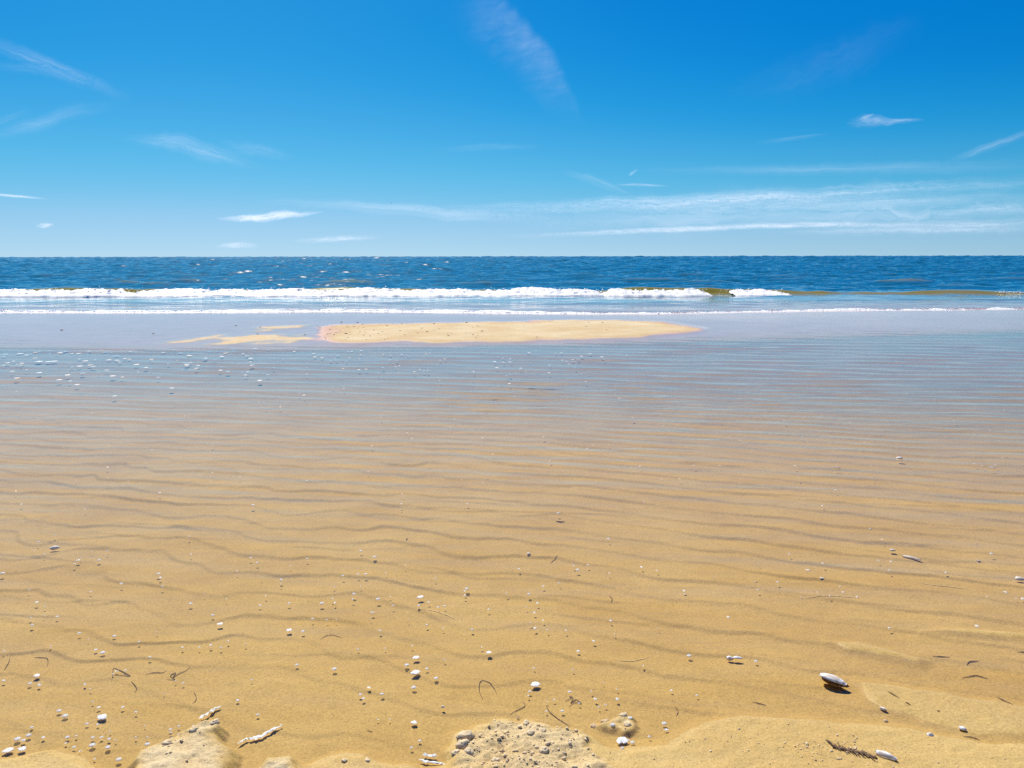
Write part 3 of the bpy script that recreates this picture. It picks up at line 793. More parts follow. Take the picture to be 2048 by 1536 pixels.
def zoomed(ox, oy, s, pts):
    return [(ox + x / s, oy + y / s) for x, y in pts]
spots = zoomed(0, 760, 2.926, [(225, 950), (260, 1020), (195, 1000), (538, 998), (535, 1038), (457, 1055), (472, 1043), (437, 1075), (580, 1055),
    (627, 1003), (1107, 915), (1118, 1020), (15, 1132), (940, 1157), (927, 1135), (950, 1208), (712, 1192), (170, 1228), (215, 1300),
    (263, 1323), (178, 1392), (188, 1437), (255, 1378), (335, 1385), (1387, 1118), (1505, 1070), (1467, 1040), (1530, 1150), (1642, 1195),
    (1645, 1170), (1555, 1262), (1520, 1320), (1325, 1280), (1245, 1378), (2005, 1145), (1955, 1208), (1883, 1308), (1690, 1307),
    (1828, 1398), (1913, 1403), (1967, 1400), (1945, 1280), (1960, 1303), (323, 912), (93, 650), (500, 757), (305, 792), (125, 727),
    (1255, 763), (1480, 733), (630, 510), (1797, 1045), (1700, 1088), (630, 572), (935, 660), (1115, 1310), (1195, 1250), (530, 1240)])
spots += zoomed(680, 760, 2.926, [(18, 1145), (105, 1137), (150, 1137), (122, 1208), (82, 1252), (75, 1283), (223, 1283), (292, 1265), (190, 1362),
    (177, 1398), (460, 1320), (575, 1330), (612, 1323), (328, 1117), (380, 1085), (268, 1130), (558, 1162), (507, 1433), (770, 1458),
    (868, 1343), (742, 1222), (728, 1237), (730, 1260), (975, 1248), (1105, 1253), (1047, 1105), (1190, 1207), (1283, 1190), (1390, 1112),
    (1450, 1083), (1138, 1362), (1190, 1408), (1113, 1422), (1143, 1452), (1575, 1130), (1745, 1185), (1855, 1115), (1960, 1268),
    (2015, 1232), (1583, 1408), (928, 343), (203, 1035), (122, 1000), (1277, 780), (357, 725), (358, 740), (275, 630), (1570, 930), (713, 583),
    (1230, 470), (1780, 715), (1365, 1085), (1765, 1095), (1155, 1305), (1090, 1330), (310, 1320), (400, 1400), (520, 1300)])
spots += zoomed(1348, 760, 2.926, [(377, 515), (493, 1068), (478, 1160), (607, 1183), (865, 1140), (870, 1073), (973, 1178), (910, 1262), (750, 1252),
    (840, 1242), (1073, 1247), (1195, 1057), (1272, 1035), (1215, 933), (1770, 933), (60, 1233), (785, 1085), (1857, 1018), (1835, 1248),
    (2000, 1278), (1085, 1437), (1260, 1452), (1775, 1418), (868, 735), (1150, 845), (675, 1018), (235, 1140), (490, 1228), (320, 1365), (1590, 1125),
    (1945, 1220), (2040, 1280), (1780, 1035), (1260, 1115), (990, 1218)])
spots += zoomed(0, 1236, 3.938, [(625, 120), (1095, 188), (250, 60), (30, 262), (1798, 183), (1933, 203), (308, 528), (667, 522), (713, 560),
    (1293, 595), (1180, 310), (755, 250), (808, 275), (465, 733), (513, 773), (1070, 740), (685, 835), (250, 862), (225, 925), (185, 965),
    (137, 955), (340, 942), (730, 660), (775, 705), (965, 705), (530, 940), (600, 930), (730, 943), (867, 895), (910, 965), (1070, 940),
    (1160, 940), (1160, 995), (630, 1050), (583, 1020), (727, 1003), (745, 1110), (935, 1115), (1408, 972), (1353, 945), (1345, 905),
    (1342, 880), (1408, 853), (1140, 850), (1525, 855), (2030, 760), (1980, 487), (1872, 650), (1380, 495), (1443, 513), (890, 440), (1435, 232),
    (1570, 232), (1740, 235), (1660, 215), (990, 413), (920, 418), (400, 225), (235, 517), (28, 493), (900, 143), (695, 168), (1235, 112),
    (770, 840), (850, 1020), (800, 940), (860, 955), (520, 985)])
spots += zoomed(510, 1236, 3.938, [(378, 107), (792, 157), (812, 247), (1023, 240), (1195, 372), (1425, 475), (625, 403), (330, 370), (897, 548),
    (1000, 600), (852, 635), (1250, 548), (1060, 797), (1298, 968), (1232, 1022), (207, 845), (1340, 1070), (1412, 1085), (1353, 53), (1710, 92),
    (1660, 130), (1785, 228), (1490, 325), (1480, 80), (1355, 400), (1235, 218), (985, 100), (830, 603), (965, 800), (22, 762)])
spots += zoomed(1020, 1236, 3.938, [(200, 82), (293, 95), (440, 98), (188, 395), (142, 613), (345, 643), (290, 655), (412, 733), (735, 508), (843, 560),
    (843, 640), (672, 640), (752, 685), (697, 700), (965, 980), (885, 1025), (808, 855), (1215, 832), (1230, 880), (1097, 935), (1470, 610),
    (1270, 570), (1410, 298), (535, 262), (1048, 375), (660, 182), (825, 130), (1165, 77), (1935, 340), (495, 405), (155, 580), (285, 735),
    (640, 578), (470, 582), (545, 672)])
GB = 'small foam bubbles adrift on the near shallows'
LANDMARKS = [(1666, 1366, 'gaping white shell'), (1824, 1110, 'long razor shell'), (110, 1094, 'pointed white shell bit'), (1462, 1316, 'half-buried pale shell'),
    (1058, 1103, 'small curved shell rim'), (1772, 1418, 'glossy shell sliver on the sand step'), (1925, 1461, 'shell chip in the groove'), (2040, 1155, 'shell at the right edge'),
    (82, 1310, 'right-angled weed stalk'), (15, 1322, 'weed scrap at the left edge'), (240, 1346, 'forked weed stalk'), (345, 1346, 'knot of tangled weed'),
    (391, 1392, 'thin curved weed thread'), (975, 1366, 'looped black weed strand'), (662, 1265, 'arched weed thread'), (1146, 1396, 'bristly weed tuft'),
    (1112, 1428, 'long curved weed stalk by the mound'), (1045, 1408, 'kinked weed stalk'), (1352, 1416, 'small weed curl'), (1520, 1402, 'dark double twig'),
    (1948, 1320, 'crooked hooked twig'), (1950, 1348, 'long arched twig'), (1265, 1315, 'curved straw blade'), (880, 1218, 'pale straw blade left of centre'),
    (1660, 1188, 'faint straw blade right of centre'), (1885, 1165, 'yellow straw blade near the right edge'), (1222, 1190, 'hooked weed hair'),
    (1121, 1036, 'dark bubble shadow on the middle ripples'), (813, 1073, 'black weed speck'), (204, 1434, 'large round bubble raft at lower left'),
    (1070, 1369, 'large bubble raft above the crumbled mound'), (1243, 1481, 'oval raft in the hollow puddle'), (830, 1345, 'bright bubble raft on the low swell'),
    (828, 1445, 'bubble raft left of the mound'), (73, 1351, 'round bubble raft alone at left'), (440, 1248, 'bright bubble raft on the left ripples'),
    (977, 1305, 'raft above the looped weed'), (578, 1260, 'flat bubble raft on the ripples'), (15, 1501, 'bubble raft at the left edge'),
    (932, 1480, 'large sand clod on the mound'), (395, 1462, 'tip of the pale left mound'), (1230, 1440, 'clods at the puddle rim'), (740, 1460, 'tiny weed scrap left of the mound')]
chips = [q for k, q in enumerate(spots) if q[0] > 1360 and k % 2 == 0]
spots = [q for q in spots if q not in chips]
chosen = {}
chip_label = {}
for rank, word in enumerate(('closest', 'second closest')):
    for lx, ly, what in LANDMARKS:
        if lx < 1300: continue
        order = sorted(range(len(chips)), key=lambda i: math.hypot(chips[i][0] - lx, (chips[i][1] - ly) * 1.3))
        i = order[rank]
        if i not in chip_label and math.hypot(chips[i][0] - lx, chips[i][1] - ly) < 170:
            chip_label[i] = 'little pale shell chip %s to the %s' % (word, what)
def chip_mesh(seed):
    r_ = np.random.default_rng(900 + seed)
    n = 9
    rad = 0.55 + 0.6 * r_.random(n)
    V = []
    for q_, z in ((1.0, 0.0), (1.0, 0.16), (0.55, 0.34)):
        for k in range(n):
            a = k * 6.283 / n
            V.append((1.25 * q_ * rad[k] * math.cos(a), 0.85 * q_ * rad[k] * math.sin(a), z + 0.10 * q_ * math.cos(a)))
    V.append((0, 0, 0.38))
    F = []
    for lev in range(2):
        for k in range(n):
            a, b = lev * n + k, lev * n + (k + 1) % n
            F += [(a, b, b + n), (a, b + n, a + n)]
    F += [(2 * n + k, 2 * n + (k + 1) % n, 3 * n) for k in range(n)]
    return mesh_from('shell_chip', V, F, (M_SHELL, M_BROWN)[seed % 3 == 2], False)
M_BROWN = plain_material('stained_shaded_shell', (0.52, 0.36, 0.24), 0.5, 0.4, 120)
CHIPS = [chip_mesh(k) for k in range(6)]
for i, (px, py) in enumerate(chips):
    o = put(CHIPS[i % 6], 'shell_chip', px, py, float(np.interp(py, [900, 1250, 1450], [2.6, 3.9, 4.6])) * rng.uniform(0.6, 1.3))
    o.location.z = height(o.location.x, o.location.y) - 0.0003
    tag(o, chip_label.get(i, 'little pale shell chip lying on the right-hand ripples away from the bigger shells'), 'shell chip', 'little shell chips on the right-hand ripples')
for rank, word in enumerate(('closest', 'second closest', 'third closest', 'fourth closest')):
    for lx, ly, what in LANDMARKS:
        order = sorted(range(len(spots)), key=lambda i: math.hypot(spots[i][0] - lx, (spots[i][1] - ly) * 1.3))
        i = order[rank]
        if i not in chosen and math.hypot(spots[i][0] - lx, spots[i][1] - ly) < 130:
            chosen[i] = 'small white bubble %s to the %s' % (word, what)
for i, (px, py) in enumerate(spots):
    rp = float(np.interp(py, [900, 1100, 1250, 1450], [2.3, 3.2, 3.8, 4.3])) * rng.uniform(0.55, 1.3)
    o = put(RAFTS[rng.integers(0, len(RAFTS))], 'foam_bubble', px, py, rp, 0.72)
    if i in chosen: tag(o, chosen[i], 'bubble', GB)
    else:
        band = 'far ripples' if py < 1130 else 'middle ripples' if py < 1270 else 'near smooth sand'
        side = 'in the left third' if px < 683 else 'in the middle third' if px < 1366 else 'in the right third'
        tag(o, 'small stray white bubble adrift over the %s %s' % (band, side), 'bubble', 'stray bubbles over the %s %s' % (band, side))
for px, py, r, k, st_, lab in [
        (204, 1434, 11, 0, 1.0, 'large round raft of white bubbles at the lower left'),
        (1070, 1369, 10, 1, 1.0, 'large round bubble raft above the crumbled sand mound'),
        (1243, 1481, 12, 2, 1.35, 'oval bubble raft in the hollow puddle beside the mound'),
        (830, 1345, 9, 1, 1.1, 'bright bubble raft on a low sand swell left of centre'),
        (828, 1445, 7, 0, 1.2, 'white bubble raft left of the crumbled sand mound'),
        (73, 1351, 6.5, 2, 1.0, 'round bubble raft alone at the left, above the bubble patch'),
        (440, 1248, 6, 0, 1.3, 'bright bubble raft over the ripples left of centre'),
        (15, 1501, 8, 1, 1.1, 'bubble raft at the left edge by the damp sand'),
        (44, 1498, 8, 0, 1.1, 'bubble raft second from the left edge by the damp sand'),
        (977, 1305, 6, 2, 1.2, 'bubble raft over the sand just above the looped weed strand'),
        (840, 1194, 6, 1, 1.3, 'bubble raft beside the pale straw blade'),
        (578, 1260, 6, 0, 1.3, 'flat bubble raft right of the bright one on the ripples'),
        (831, 1315, 6.5, 2, 1.5, 'flat bubble raft just above the bright raft on the swell'),
        (1260, 1440, 4, 1, 1.2, 'small bubble raft on the clods at the puddle rim')]:
    o = put(BIG_RAFTS[k], 'bubble_raft', px, py, r, 0.8, 0.6, st_)
    tag(o, lab, 'bubble raft', 'large bubble rafts on the near shallows')

def fleck_mesh(seed):
    r_ = np.random.default_rng(seed)
    n = 11
    rad = 0.75 + 0.35 * r_.random(n)
    V = [(0, 0, 0.16)]
    for ring, (q, z) in enumerate(((0.55, 0.13), (1.0, 0.0))):
        for k in range(n):
            a = k * 6.283 / n
            V.append((q * rad[k] * math.cos(a) * 1.3, q * rad[k] * math.sin(a) * 0.8, z))
    F = [(0, 1 + k, 1 + (k + 1) % n) for k in range(n)]
    for k in range(n):
        a, b = 1 + k, 1 + (k + 1) % n
        F += [(a, a + n, b + n), (a, b + n, b)]
    return mesh_from('foam_fleck', V, F, M_FLECK)
FLECKS = [fleck_mesh(s) for s in range(6)]
cnt = 0
while cnt < 285:
    if cnt < 200:
        px = rng.uniform(0, 1) ** 1.35 * 1250 + 4; py = 696 + abs(rng.normal(0, 1)) * 34 + 0.012 * abs(px - 500)
        if py > 800: continue
        r = rng.uniform(1.2, 3.6) * (1.15 if px < 560 else 0.8); flat = 0.34
        lab, gp = 'thin white foam fleck drifting near the far side of the pool', 'foam flecks by the far side of the pool'
    else:
        px = rng.uniform(10, 2040); py = rng.uniform(780, 1010)
        r = rng.uniform(1.0, 2.0); flat = 0.6
        lab, gp = 'tiny white foam speck on the mid water of the pool', 'foam specks over the middle of the pool'
    q = P(px, py)
    if height(q[0], q[1]) > 0: continue
    o = put(FLECKS[cnt % 6], 'foam_fleck', px, py, r, 1.0, rng.normal(0, 0.3))
    o.scale[2] = o.scale[0] * flat; o.scale[1] = o.scale[0] * (2.2 if cnt < 200 else 1.0)
    tag(o, lab, 'foam fleck', gp)
    cnt += 1

# pebbles and shell bits on the sand bar
def stone_mesh(seed):
    r_ = np.random.default_rng(seed)
    V, F = [], []
    n = 8
    for zr, rr_ in ((-0.3, 0.8), (0.15, 1.0), (0.5, 0.65)):
        for k in range(n):
            a = k * 6.283 / n; j = 1 + 0.18 * r_.standard_normal()
            V.append((1.3 * rr_ * j * math.cos(a), 0.9 * rr_ * j * math.sin(a), zr))
    V.append((0, 0, 0.62))
    for lev in range(2):
        for k in range(n):
            a, b = lev * n + k, lev * n + (k + 1) % n
            F += [(a, b, b + n), (a, b + n, a + n)]
    F += [(2 * n + k, 2 * n + (k + 1) % n, 3 * n) for k in range(n)]
    return mesh_from('pebble', V, F, M_PEBBLE)
STONES = [stone_mesh(s) for s in range(4)]
pebs = [(692, 671, 3.2), (640, 658, 2), (660, 662, 2), (655, 671, 2), (668, 673, 2.2), (694, 657, 1.8), (708, 656, 1.8), (725, 651, 2), (748, 663, 1.8),
        (774, 655, 2.2), (804, 649, 2), (727, 674, 1.8), (740, 676, 1.6), (800, 665, 1.8), (844, 660, 2), (854, 667, 2.2), (868, 651, 2.4), (897, 675, 2),
        (868, 664, 1.6), (895, 672, 1.5), (933, 648, 2.6), (964, 666, 2.8), (946, 673, 2), (1074, 678, 2), (1100, 646, 1.5), (1172, 656, 1.8),
        (1205, 648, 2), (1213, 663, 1.6), (1178, 648, 1.5), (683, 645, 2.2), (715, 646, 2), (610, 671, 1.8), (521, 656, 2), (515, 669, 1.8),
        (472, 652, 1.8), (123, 661, 2.2), (307, 668, 2), (672, 668, 1.6), (680, 665, 1.5), (650, 678, 1.6), (720, 667, 1.6), (786, 650, 1.6),
        (836, 670, 1.4), (660, 670, 1.6), (700, 668, 1.4), (765, 667, 1.4)]
for k in range(34):
    a = rng.random() ** 1.6
    pebs.append((636 + 330 * a, rng.uniform(653, 685), rng.uniform(0.9, 1.7)))
for i, (px, py, r) in enumerate(pebs):
    o = put(STONES[i % 4], 'pebble', px, py, r * 0.85, 0.9, rng.normal(0, 0.4))
    if i == 0: tag(o, 'largest dark pebble on the left part of the pale sand bar', 'pebble', 'dark pebbles on the sand bar')
    elif px < 600: tag(o, 'dark pebble on the wet flat left of the sand bar', 'pebble', 'dark pebbles on the wet flat')
    else: tag(o, 'small dark pebble lying on the pale sand bar', 'pebble', 'dark pebbles on the sand bar')

# shells
def valve_mesh(L, W, H, bend=0.0, nu=18, nv=9):
    """An elongated bivalve half: a thick bowed dish, pointed at one end."""
    u = np.linspace(0, 1, nu); v = np.linspace(-1, 1, nv)
    V = []
    for side in (1.0, 0.78):
        for a in u:
            wdt = W * (math.sin(math.pi * min(1, a ** 0.75 * 0.97 + 0.015)) ** 0.62)
            for b in v:
                z = H * (1 - b * b) * math.sin(math.pi * (0.06 + 0.9 * a)) ** 0.6 * side
                V.append((L * (a - 0.5), wdt * b + bend * math.sin(math.pi * a), z))
    f = grid_faces(nu, nv)
    F = np.concatenate([f, f[:, ::-1] + nu * nv])
    rim = list(range(0, nv)) + [i * nv + nv - 1 for i in range(1, nu)] + [(nu - 1) * nv + k for k in range(nv - 2, -1, -1)] + [i * nv for i in range(nu - 2, 0, -1)]
    q = [(rim[i], rim[(i + 1) % len(rim)], rim[(i + 1) % len(rim)] + nu * nv, rim[i] + nu * nv) for i in range(len(rim))]
    return np.array(V), np.concatenate([F, np.array(q)])

def shell(px, py, Lpx, ratio, hr, rz, label, tilt=0.0, lift=0.0, name='seashell'):
    p = P(px, py); s = math.hypot(math.hypot(p[0], p[1]), CAM_H) / FPX
    L = Lpx * s * 0.82
    V, F = valve_mesh(L, L * ratio, L * hr)
    o = link(name, mesh_from(name, V, F, M_SHELL))
    o.location = (p[0], p[1], height(p[0], p[1]) + lift)
    o.rotation_euler = (tilt, 0, rz)
    return tag(o, label, 'shell')

# the white shell standing open at lower right: two valves
p = P(1666, 1366); s = math.hypot(math.hypot(p[0], p[1]), CAM_H) / FPX
root = bpy.data.objects.new('seashell', None); COL.objects.link(root)
root.location = (p[0], p[1], height(p[0], p[1])); root.rotation_euler = (0, 0, R(-38))
tag(root, 'white shell with both valves gaping on wet sand at lower right', 'shell')
V, F = valve_mesh(46 * s, 11 * s, 9 * s)
up = link('valve', mesh_from('valve', V, F, M_SHELL), root); up.location = (0, -1.5 * s, 11.5 * s); up.rotation_euler = (R(-16), R(5), 0)
V, F = valve_mesh(43 * s, 10 * s, 8 * s)
lo = link('valve', mesh_from('valve', V, F, M_BROWN), root); lo['label'] = 'brown shaded lower valve'; lo.location = (0.003, 0.0, 9.3 * s); lo.rotation_euler = (R(180 + 14), R(3), 0)  # shade on the near side put into a darker brown colour
V = [(23 * s, -3 * s, 6 * s), (23 * s, 3 * s, 6 * s), (17 * s, -4 * s, 13 * s), (17 * s, 4 * s, 13 * s), (28 * s, 0, 8 * s), (19 * s, 0, 15 * s)]
hin = link('hinge', mesh_from('hinge', V, [(0, 1, 4), (0, 4, 2), (1, 3, 4), (2, 4, 5), (3, 5, 4), (0, 2, 1), (1, 2, 3), (2, 5, 3)], M_WEED), root)

shell(1824, 1110, 40, 0.10, 0.09, R(-42), 'long narrow razor shell lying under the water at right', 0.1, 0.004, 'razor_shell')
shell(1785, 1099, 13, 0.30, 0.25, R(-30), 'small oval shell just left of the razor shell', 0.2, 0.012)
shell(110, 1094, 18, 0.36, 0.25, R(20), 'pointed white shell bit amid bubbles at left', 0.35, 0.014)
shell(1460, 1316, 16, 0.40, 0.35, R(-25), 'pale half-buried shell poking from a low swell', 0.5, 0.01)
shell(1475, 1318, 22, 0.22, 0.25, R(-12), 'brown-edged shell lip right beside the half-buried shell', -0.4, 0.012)
shell(1799, 917, 14, 0.36, 0.25, R(-20), 'floating white shell farthest out at the right', 0.1, 0.03)
shell(1674, 936, 16, 0.12, 0.12, R(-20), 'thin white shell sliver far out, left of the floating shell', 0.1, 0.03)
shell(1984, 937, 14, 0.14, 0.12, R(-30), 'thin white shell sliver far out near the right edge', 0.1, 0.03)
shell(1767, 1418, 17, 0.20, 0.2, R(-50), 'glossy shell sliver at the left end of the little sand step', 0.3, 0.004)
shell(1925, 1461, 15, 0.35, 0.25, R(-40), 'white shell chip in the wet groove of the sand step', 0.2, 0.004)
shell(1860, 1474, 14, 0.42, 0.5, R(-15), 'pinkish half-buried shell on damp sand at lower right', 0.0, -0.001)
shell(1772, 1520, 42, 0.20, 0.2, R(-42), 'pale pointed shell at the end of the brown stalk', 0.25, 0.004, 'razor_shell')
shell(886, 1417, 9, 0.36, 0.35, R(-30), 'tiny white shell left of the weed scraps by the mound', 0.2, 0.012)
shell(1036, 1432, 7, 0.36, 0.35, R(-20), 'tiny white shell on the top edge of the crumbled mound', 0.2, 0.004)
shell(2040, 1155, 18, 0.36, 0.25, R(-30), 'white shell at the right edge beyond the razor shell', 0.3, 0.012)
shell(1058, 1103, 10, 0.40, 0.2, R(20), 'small curved shell rim on the middle ripples', 0.9, 0.004)
shell(1772, 1438, 9, 0.40, 0.3, R(-20), 'white shell chip below the glossy sliver', 0.2, 0.003)

def foam_glint_strip(path, half, hgt, label):
    """A strip of scum and sun glints: a low ragged cushion of froth along photograph points."""
    pp = np.array(path, float)
    L = np.concatenate([[0], np.cumsum(np.hypot(*np.diff(pp, axis=0).T))])
    n, m = max(24, int(L[-1] / 0.8)), 11
    u = np.linspace(0, L[-1], n)
    xs, ys = np.interp(u, L, pp[:, 0]), np.interp(u, L, pp[:, 1])
    for _ in range(3):
        for a in (xs, ys): a[1:-1] = 0.25 * a[:-2] + 0.5 * a[1:-1] + 0.25 * a[2:]
    tx, ty = np.gradient(xs), np.gradient(ys); nl = np.hypot(tx, ty)
    sd = rng.uniform(0, 90)
    ends = np.clip(np.minimum(u, L[-1] - u) / (0.18 * L[-1]), 0, 1) ** 0.6
    V = []
    for i in range(n):
        wl_ = half * ends[i] * (0.75 + 0.9 * float(fbm(u[i] / 7 + sd, 1.5, 601, 3)))
        wr_ = half * ends[i] * (0.75 + 0.9 * float(fbm(u[i] / 7 + sd, 7.5, 602, 3)))
        for k in range(m):
            b = 2 * k / (m - 1) - 1
            w = P(xs[i] - ty[i] / nl[i] * b * (wr_ if b > 0 else wl_), ys[i] + tx[i] / nl[i] * b * 0.7 * (wr_ if b > 0 else wl_))
            bumpy = 0.42 + 0.9 * float(noise(u[i] / 2.6 + sd, b * 2.3, 603)) + 0.8 * float(noise(u[i] / 7.0 + sd, b * 1.1, 604))
            V.append((w[0], w[1], hgt * ends[i] * ((1 - b * b) * (bumpy + 0.25) - 0.52)))
    V = np.array(V)
    zt = terrain(V[None, :, 0].copy(), V[None, :, 1].copy())[0][0]
    V[:, 2] += np.maximum(zt, 0.0) + 0.0004
    tag(link('foam_glint', mesh_from('foam_glint', V, grid_faces(n, m), M_FOAM)), label, 'foam')  # sun glints on the water are built as white froth too
foam_glint_strip([(397, 1437), (412, 1428), (428, 1418), (444, 1412)], 4.6, 0.0022, 'bright strip of froth and sun glints above the pale left mound')
foam_glint_strip([(474, 1488), (492, 1478), (520, 1473), (538, 1462), (562, 1452)], 4.6, 0.0022, 'bright wavy strip of froth and sun glints right of the pale left mound')
foam_glint_strip([(838, 1519), (862, 1524), (890, 1528)], 5.0, 0.0022, 'froth scum at the water edge left of the crumbled mound')
foam_glint_strip([(845, 1509), (870, 1511)], 3.2, 0.002, 'short dotted row of froth above the froth scum')

# strands of weed, twigs and straw
def strand(path, rpx, label, mat=None, cat='seaweed', name='seaweed_strand', lift=0.001, floats=False, taper=True):
    """A thin tapering stem along photograph points."""
    pp = np.array(path, float)
    L = np.concatenate([[0], np.cumsum(np.hypot(*np.diff(pp, axis=0).T))])
    n = max(6, int(L[-1] / 4))
    u = np.linspace(0, L[-1], n)
    xs, ys = np.interp(u, L, pp[:, 0]), np.interp(u, L, pp[:, 1])
    for _ in range(1):
        for a in (xs, ys): a[1:-1] = 0.2 * a[:-2] + 0.6 * a[1:-1] + 0.2 * a[2:]
    w = np.array([P(a, b) for a, b in zip(xs, ys)])
    s = math.hypot(math.hypot(*w[0][:2]), CAM_H) / FPX
    zt = terrain(w[None, :, 0].copy(), w[None, :, 1].copy())[0][0]
    z0 = np.maximum(zt, 0) if floats else zt
    o0 = w[n // 2].copy(); o0[2] = z0[n // 2]
    V, F = [], []
    t = np.gradient(w[:, :2], axis=0)
    for i in range(n):
        r = 0.66 * rpx * s * (1 - 0.6 * abs(2 * i / (n - 1) - 1) ** 2 if taper else 1) * rng.uniform(0.8, 1.2)
        d = np.array([-t[i, 1], t[i, 0]]); d /= np.linalg.norm(d) + 1e-9
        for k in range(6):
            a = k * 6.283 / 6
            V.append((w[i, 0] + d[0] * r * math.cos(a) - o0[0], w[i, 1] + d[1] * r * math.cos(a) - o0[1],
                      z0[i] + lift + r * (1 + math.sin(a)) - o0[2]))
    for i in range(n - 1):
        for k in range(6):
            F.append((i * 6 + k, i * 6 + (k + 1) % 6, (i + 1) * 6 + (k + 1) % 6, (i + 1) * 6 + k))
    V = np.array(V)
    F += [(0, 1, 2, 3), (0, 3, 4, 5)]; b = (n - 1) * 6; F += [(b, b + 3, b + 2, b + 1), (b, b + 5, b + 4, b + 3)]
    o = link(name, mesh_from(name, V, F, mat or M_WEED))
    o.location = o0
    return tag(o, label, cat)

strand([(67, 1308), (95, 1309), (96, 1316), (94, 1326)], 0.9, 'bent brown weed stalk at the left, like a right angle')
strand([(19, 1310), (16, 1322), (8, 1334)], 0.9, 'short brown weed scrap at the left edge')
strand([(225, 1346), (262, 1348), (226, 1330), (223, 1358)], 0.9, 'forked brown weed stalk left of the tangled strands')
strand([(262, 1358), (275, 1372), (268, 1380)], 0.8, 'faint curled weed bit below the forked stalk')
strand([(333, 1353), (352, 1354), (338, 1346), (352, 1339), (345, 1350), (358, 1341), (372, 1336), (380, 1328)], 1.0, 'small knot of tangled brown weed strands at left')
strand([(290, 1344), (310, 1340), (326, 1341), (333, 1334)], 0.8, 'wavy weed thread leading to the tangled knot')
strand([(387, 1379), (393, 1388), (391, 1400), (384, 1404)], 0.8, 'thin curved weed thread above the bright froth and glint strip')
strand([(966, 1393), (959, 1379), (958, 1362), (964, 1354), (980, 1360), (990, 1372), (994, 1384)], 1.0, 'looped black weed strand beside the large bubble raft')
strand([(640, 1272), (655, 1263), (668, 1263), (683, 1268)], 0.8, 'faint arched weed thread on the ripples left of centre')
strand([(734, 1456), (740, 1460), (746, 1459)], 0.8, 'tiny weed scrap in the shallows left of the mound')
strand([(1130, 1396), (1148, 1388), (1140, 1402), (1152, 1392), (1165, 1402), (1150, 1398), (1138, 1408)], 1.0, 'bristly dark weed tuft right of the large bubble raft')
strand([(1092, 1405), (1100, 1420), (1116, 1433), (1140, 1447)], 1.0, 'long curved weed stalk above the crumbled mound')
strand([(1020, 1424), (1052, 1407), (1046, 1398)], 1.0, 'kinked weed stalk pointing at the crumbled mound')
strand([(1350, 1408), (1358, 1416), (1352, 1426)], 0.8, 'small weed curl above the damp sand rim')
strand([(1505, 1398), (1520, 1402), (1534, 1405)], 1.0, 'short dark double twig right of the damp rim')
strand([(1865, 1308), (1882, 1309), (1900, 1310)], 1.2, 'straight brown twig on wet sand, topmost at right', name='twig', cat='twig')
strand([(1934, 1324), (1936, 1320), (1948, 1319), (1958, 1318)], 1.3, 'crooked brown twig with a hooked left end', name='twig', cat='twig')
strand([(1925, 1350), (1940, 1348), (1952, 1346), (1962, 1349), (1976, 1353)], 1.2, 'long arched brown twig right of the white shell', name='twig', cat='twig')
strand([(1776, 1386), (1786, 1392), (1798, 1398)], 1.1, 'slanting black twig right of the white shell', name='twig', cat='twig')
strand([(1810, 1407), (1816, 1410), (1821, 1413)], 1.2, 'stubby black twig above the little sand step', name='twig', cat='twig')
strand([(1873, 1424), (1880, 1427)], 1.1, 'very short black twig on the sand step', name='twig', cat='twig')
strand([(1995, 1390), (2012, 1402), (2026, 1411)], 1.1, 'slanting twig crossing the last swell at the right edge', name='twig', cat='twig')
strand([(2035, 1299), (2060, 1300)], 1.1, 'twig end cut by the right edge', name='twig', cat='twig')
strand([(1927, 1473), (1945, 1475), (1960, 1480)], 1.2, 'dark twig lying in the wet groove of the step', name='twig', cat='twig')
strand([(1215, 1306), (1240, 1316), (1265, 1317), (1290, 1310), (1318, 1296)], 1.5, 'long curved straw blade under the shallow water', M_STRAW, 'straw', 'straw_blade', -0.0011)
strand([(836, 1211), (870, 1216), (900, 1226), (922, 1236)], 1.6, 'pale straw blade left of centre on the ripples', M_STRAW, 'straw', 'straw_blade', -0.0011)
strand([(1600, 1190), (1645, 1186), (1700, 1188), (1720, 1186)], 1.3, 'faint yellow straw blade right of centre', M_STRAW, 'straw', 'straw_blade', -0.0011)
strand([(1825, 1156), (1870, 1163), (1920, 1169), (1950, 1174)], 1.4, 'yellow straw blade near the right edge', M_STRAW, 'straw', 'straw_blade', -0.0011)
strand([(1100, 1118), (1115, 1104)], 0.9, 'short weed hair on the middle ripples')
strand([(1112, 1035), (1122, 1038), (1130, 1036)], 1.6, 'dark shadow of the bubble on the middle ripples, made as a strand')  # the bubble's cast shadow laid down as a dark strand
strand([(812, 1075), (815, 1070)], 1.4, 'black weed speck on the ripples left of centre')
strand([(1218, 1184), (1226, 1192), (1222, 1198)], 0.9, 'hooked weed hair above the curved straw blade')

# brown stalks at the bottom right; dark ridged stem doubles as a shadowed sand ledge
p = P(1722, 1512)
root = strand([(1665, 1500), (1690, 1506), (1720, 1512), (1752, 1521)], 4.6, 'brown weed stalks and shadowed sand ledge ending at the pale pointed shell', cat='seaweed', name='shaded_ledge_stalk', taper=False, lift=-0.003)
for k in range(13):
    px = 1662 + k * 6.6 + rng.normal(0, 1.5); py = 1494 + k * 1.9 + rng.normal(0, 1.5)
    a, b = rng.uniform(4, 11), rng.uniform(3, 10)
    fr = strand([(px - a, py - a * 0.55), (px, py + 3), (px + b, py + 5 + b * 0.7)], rng.uniform(1.2, 3.0), None, cat=None, name='frond', lift=rng.uniform(0.0, 0.0025))
    fr.parent = root; fr.location = fr.location - root.location

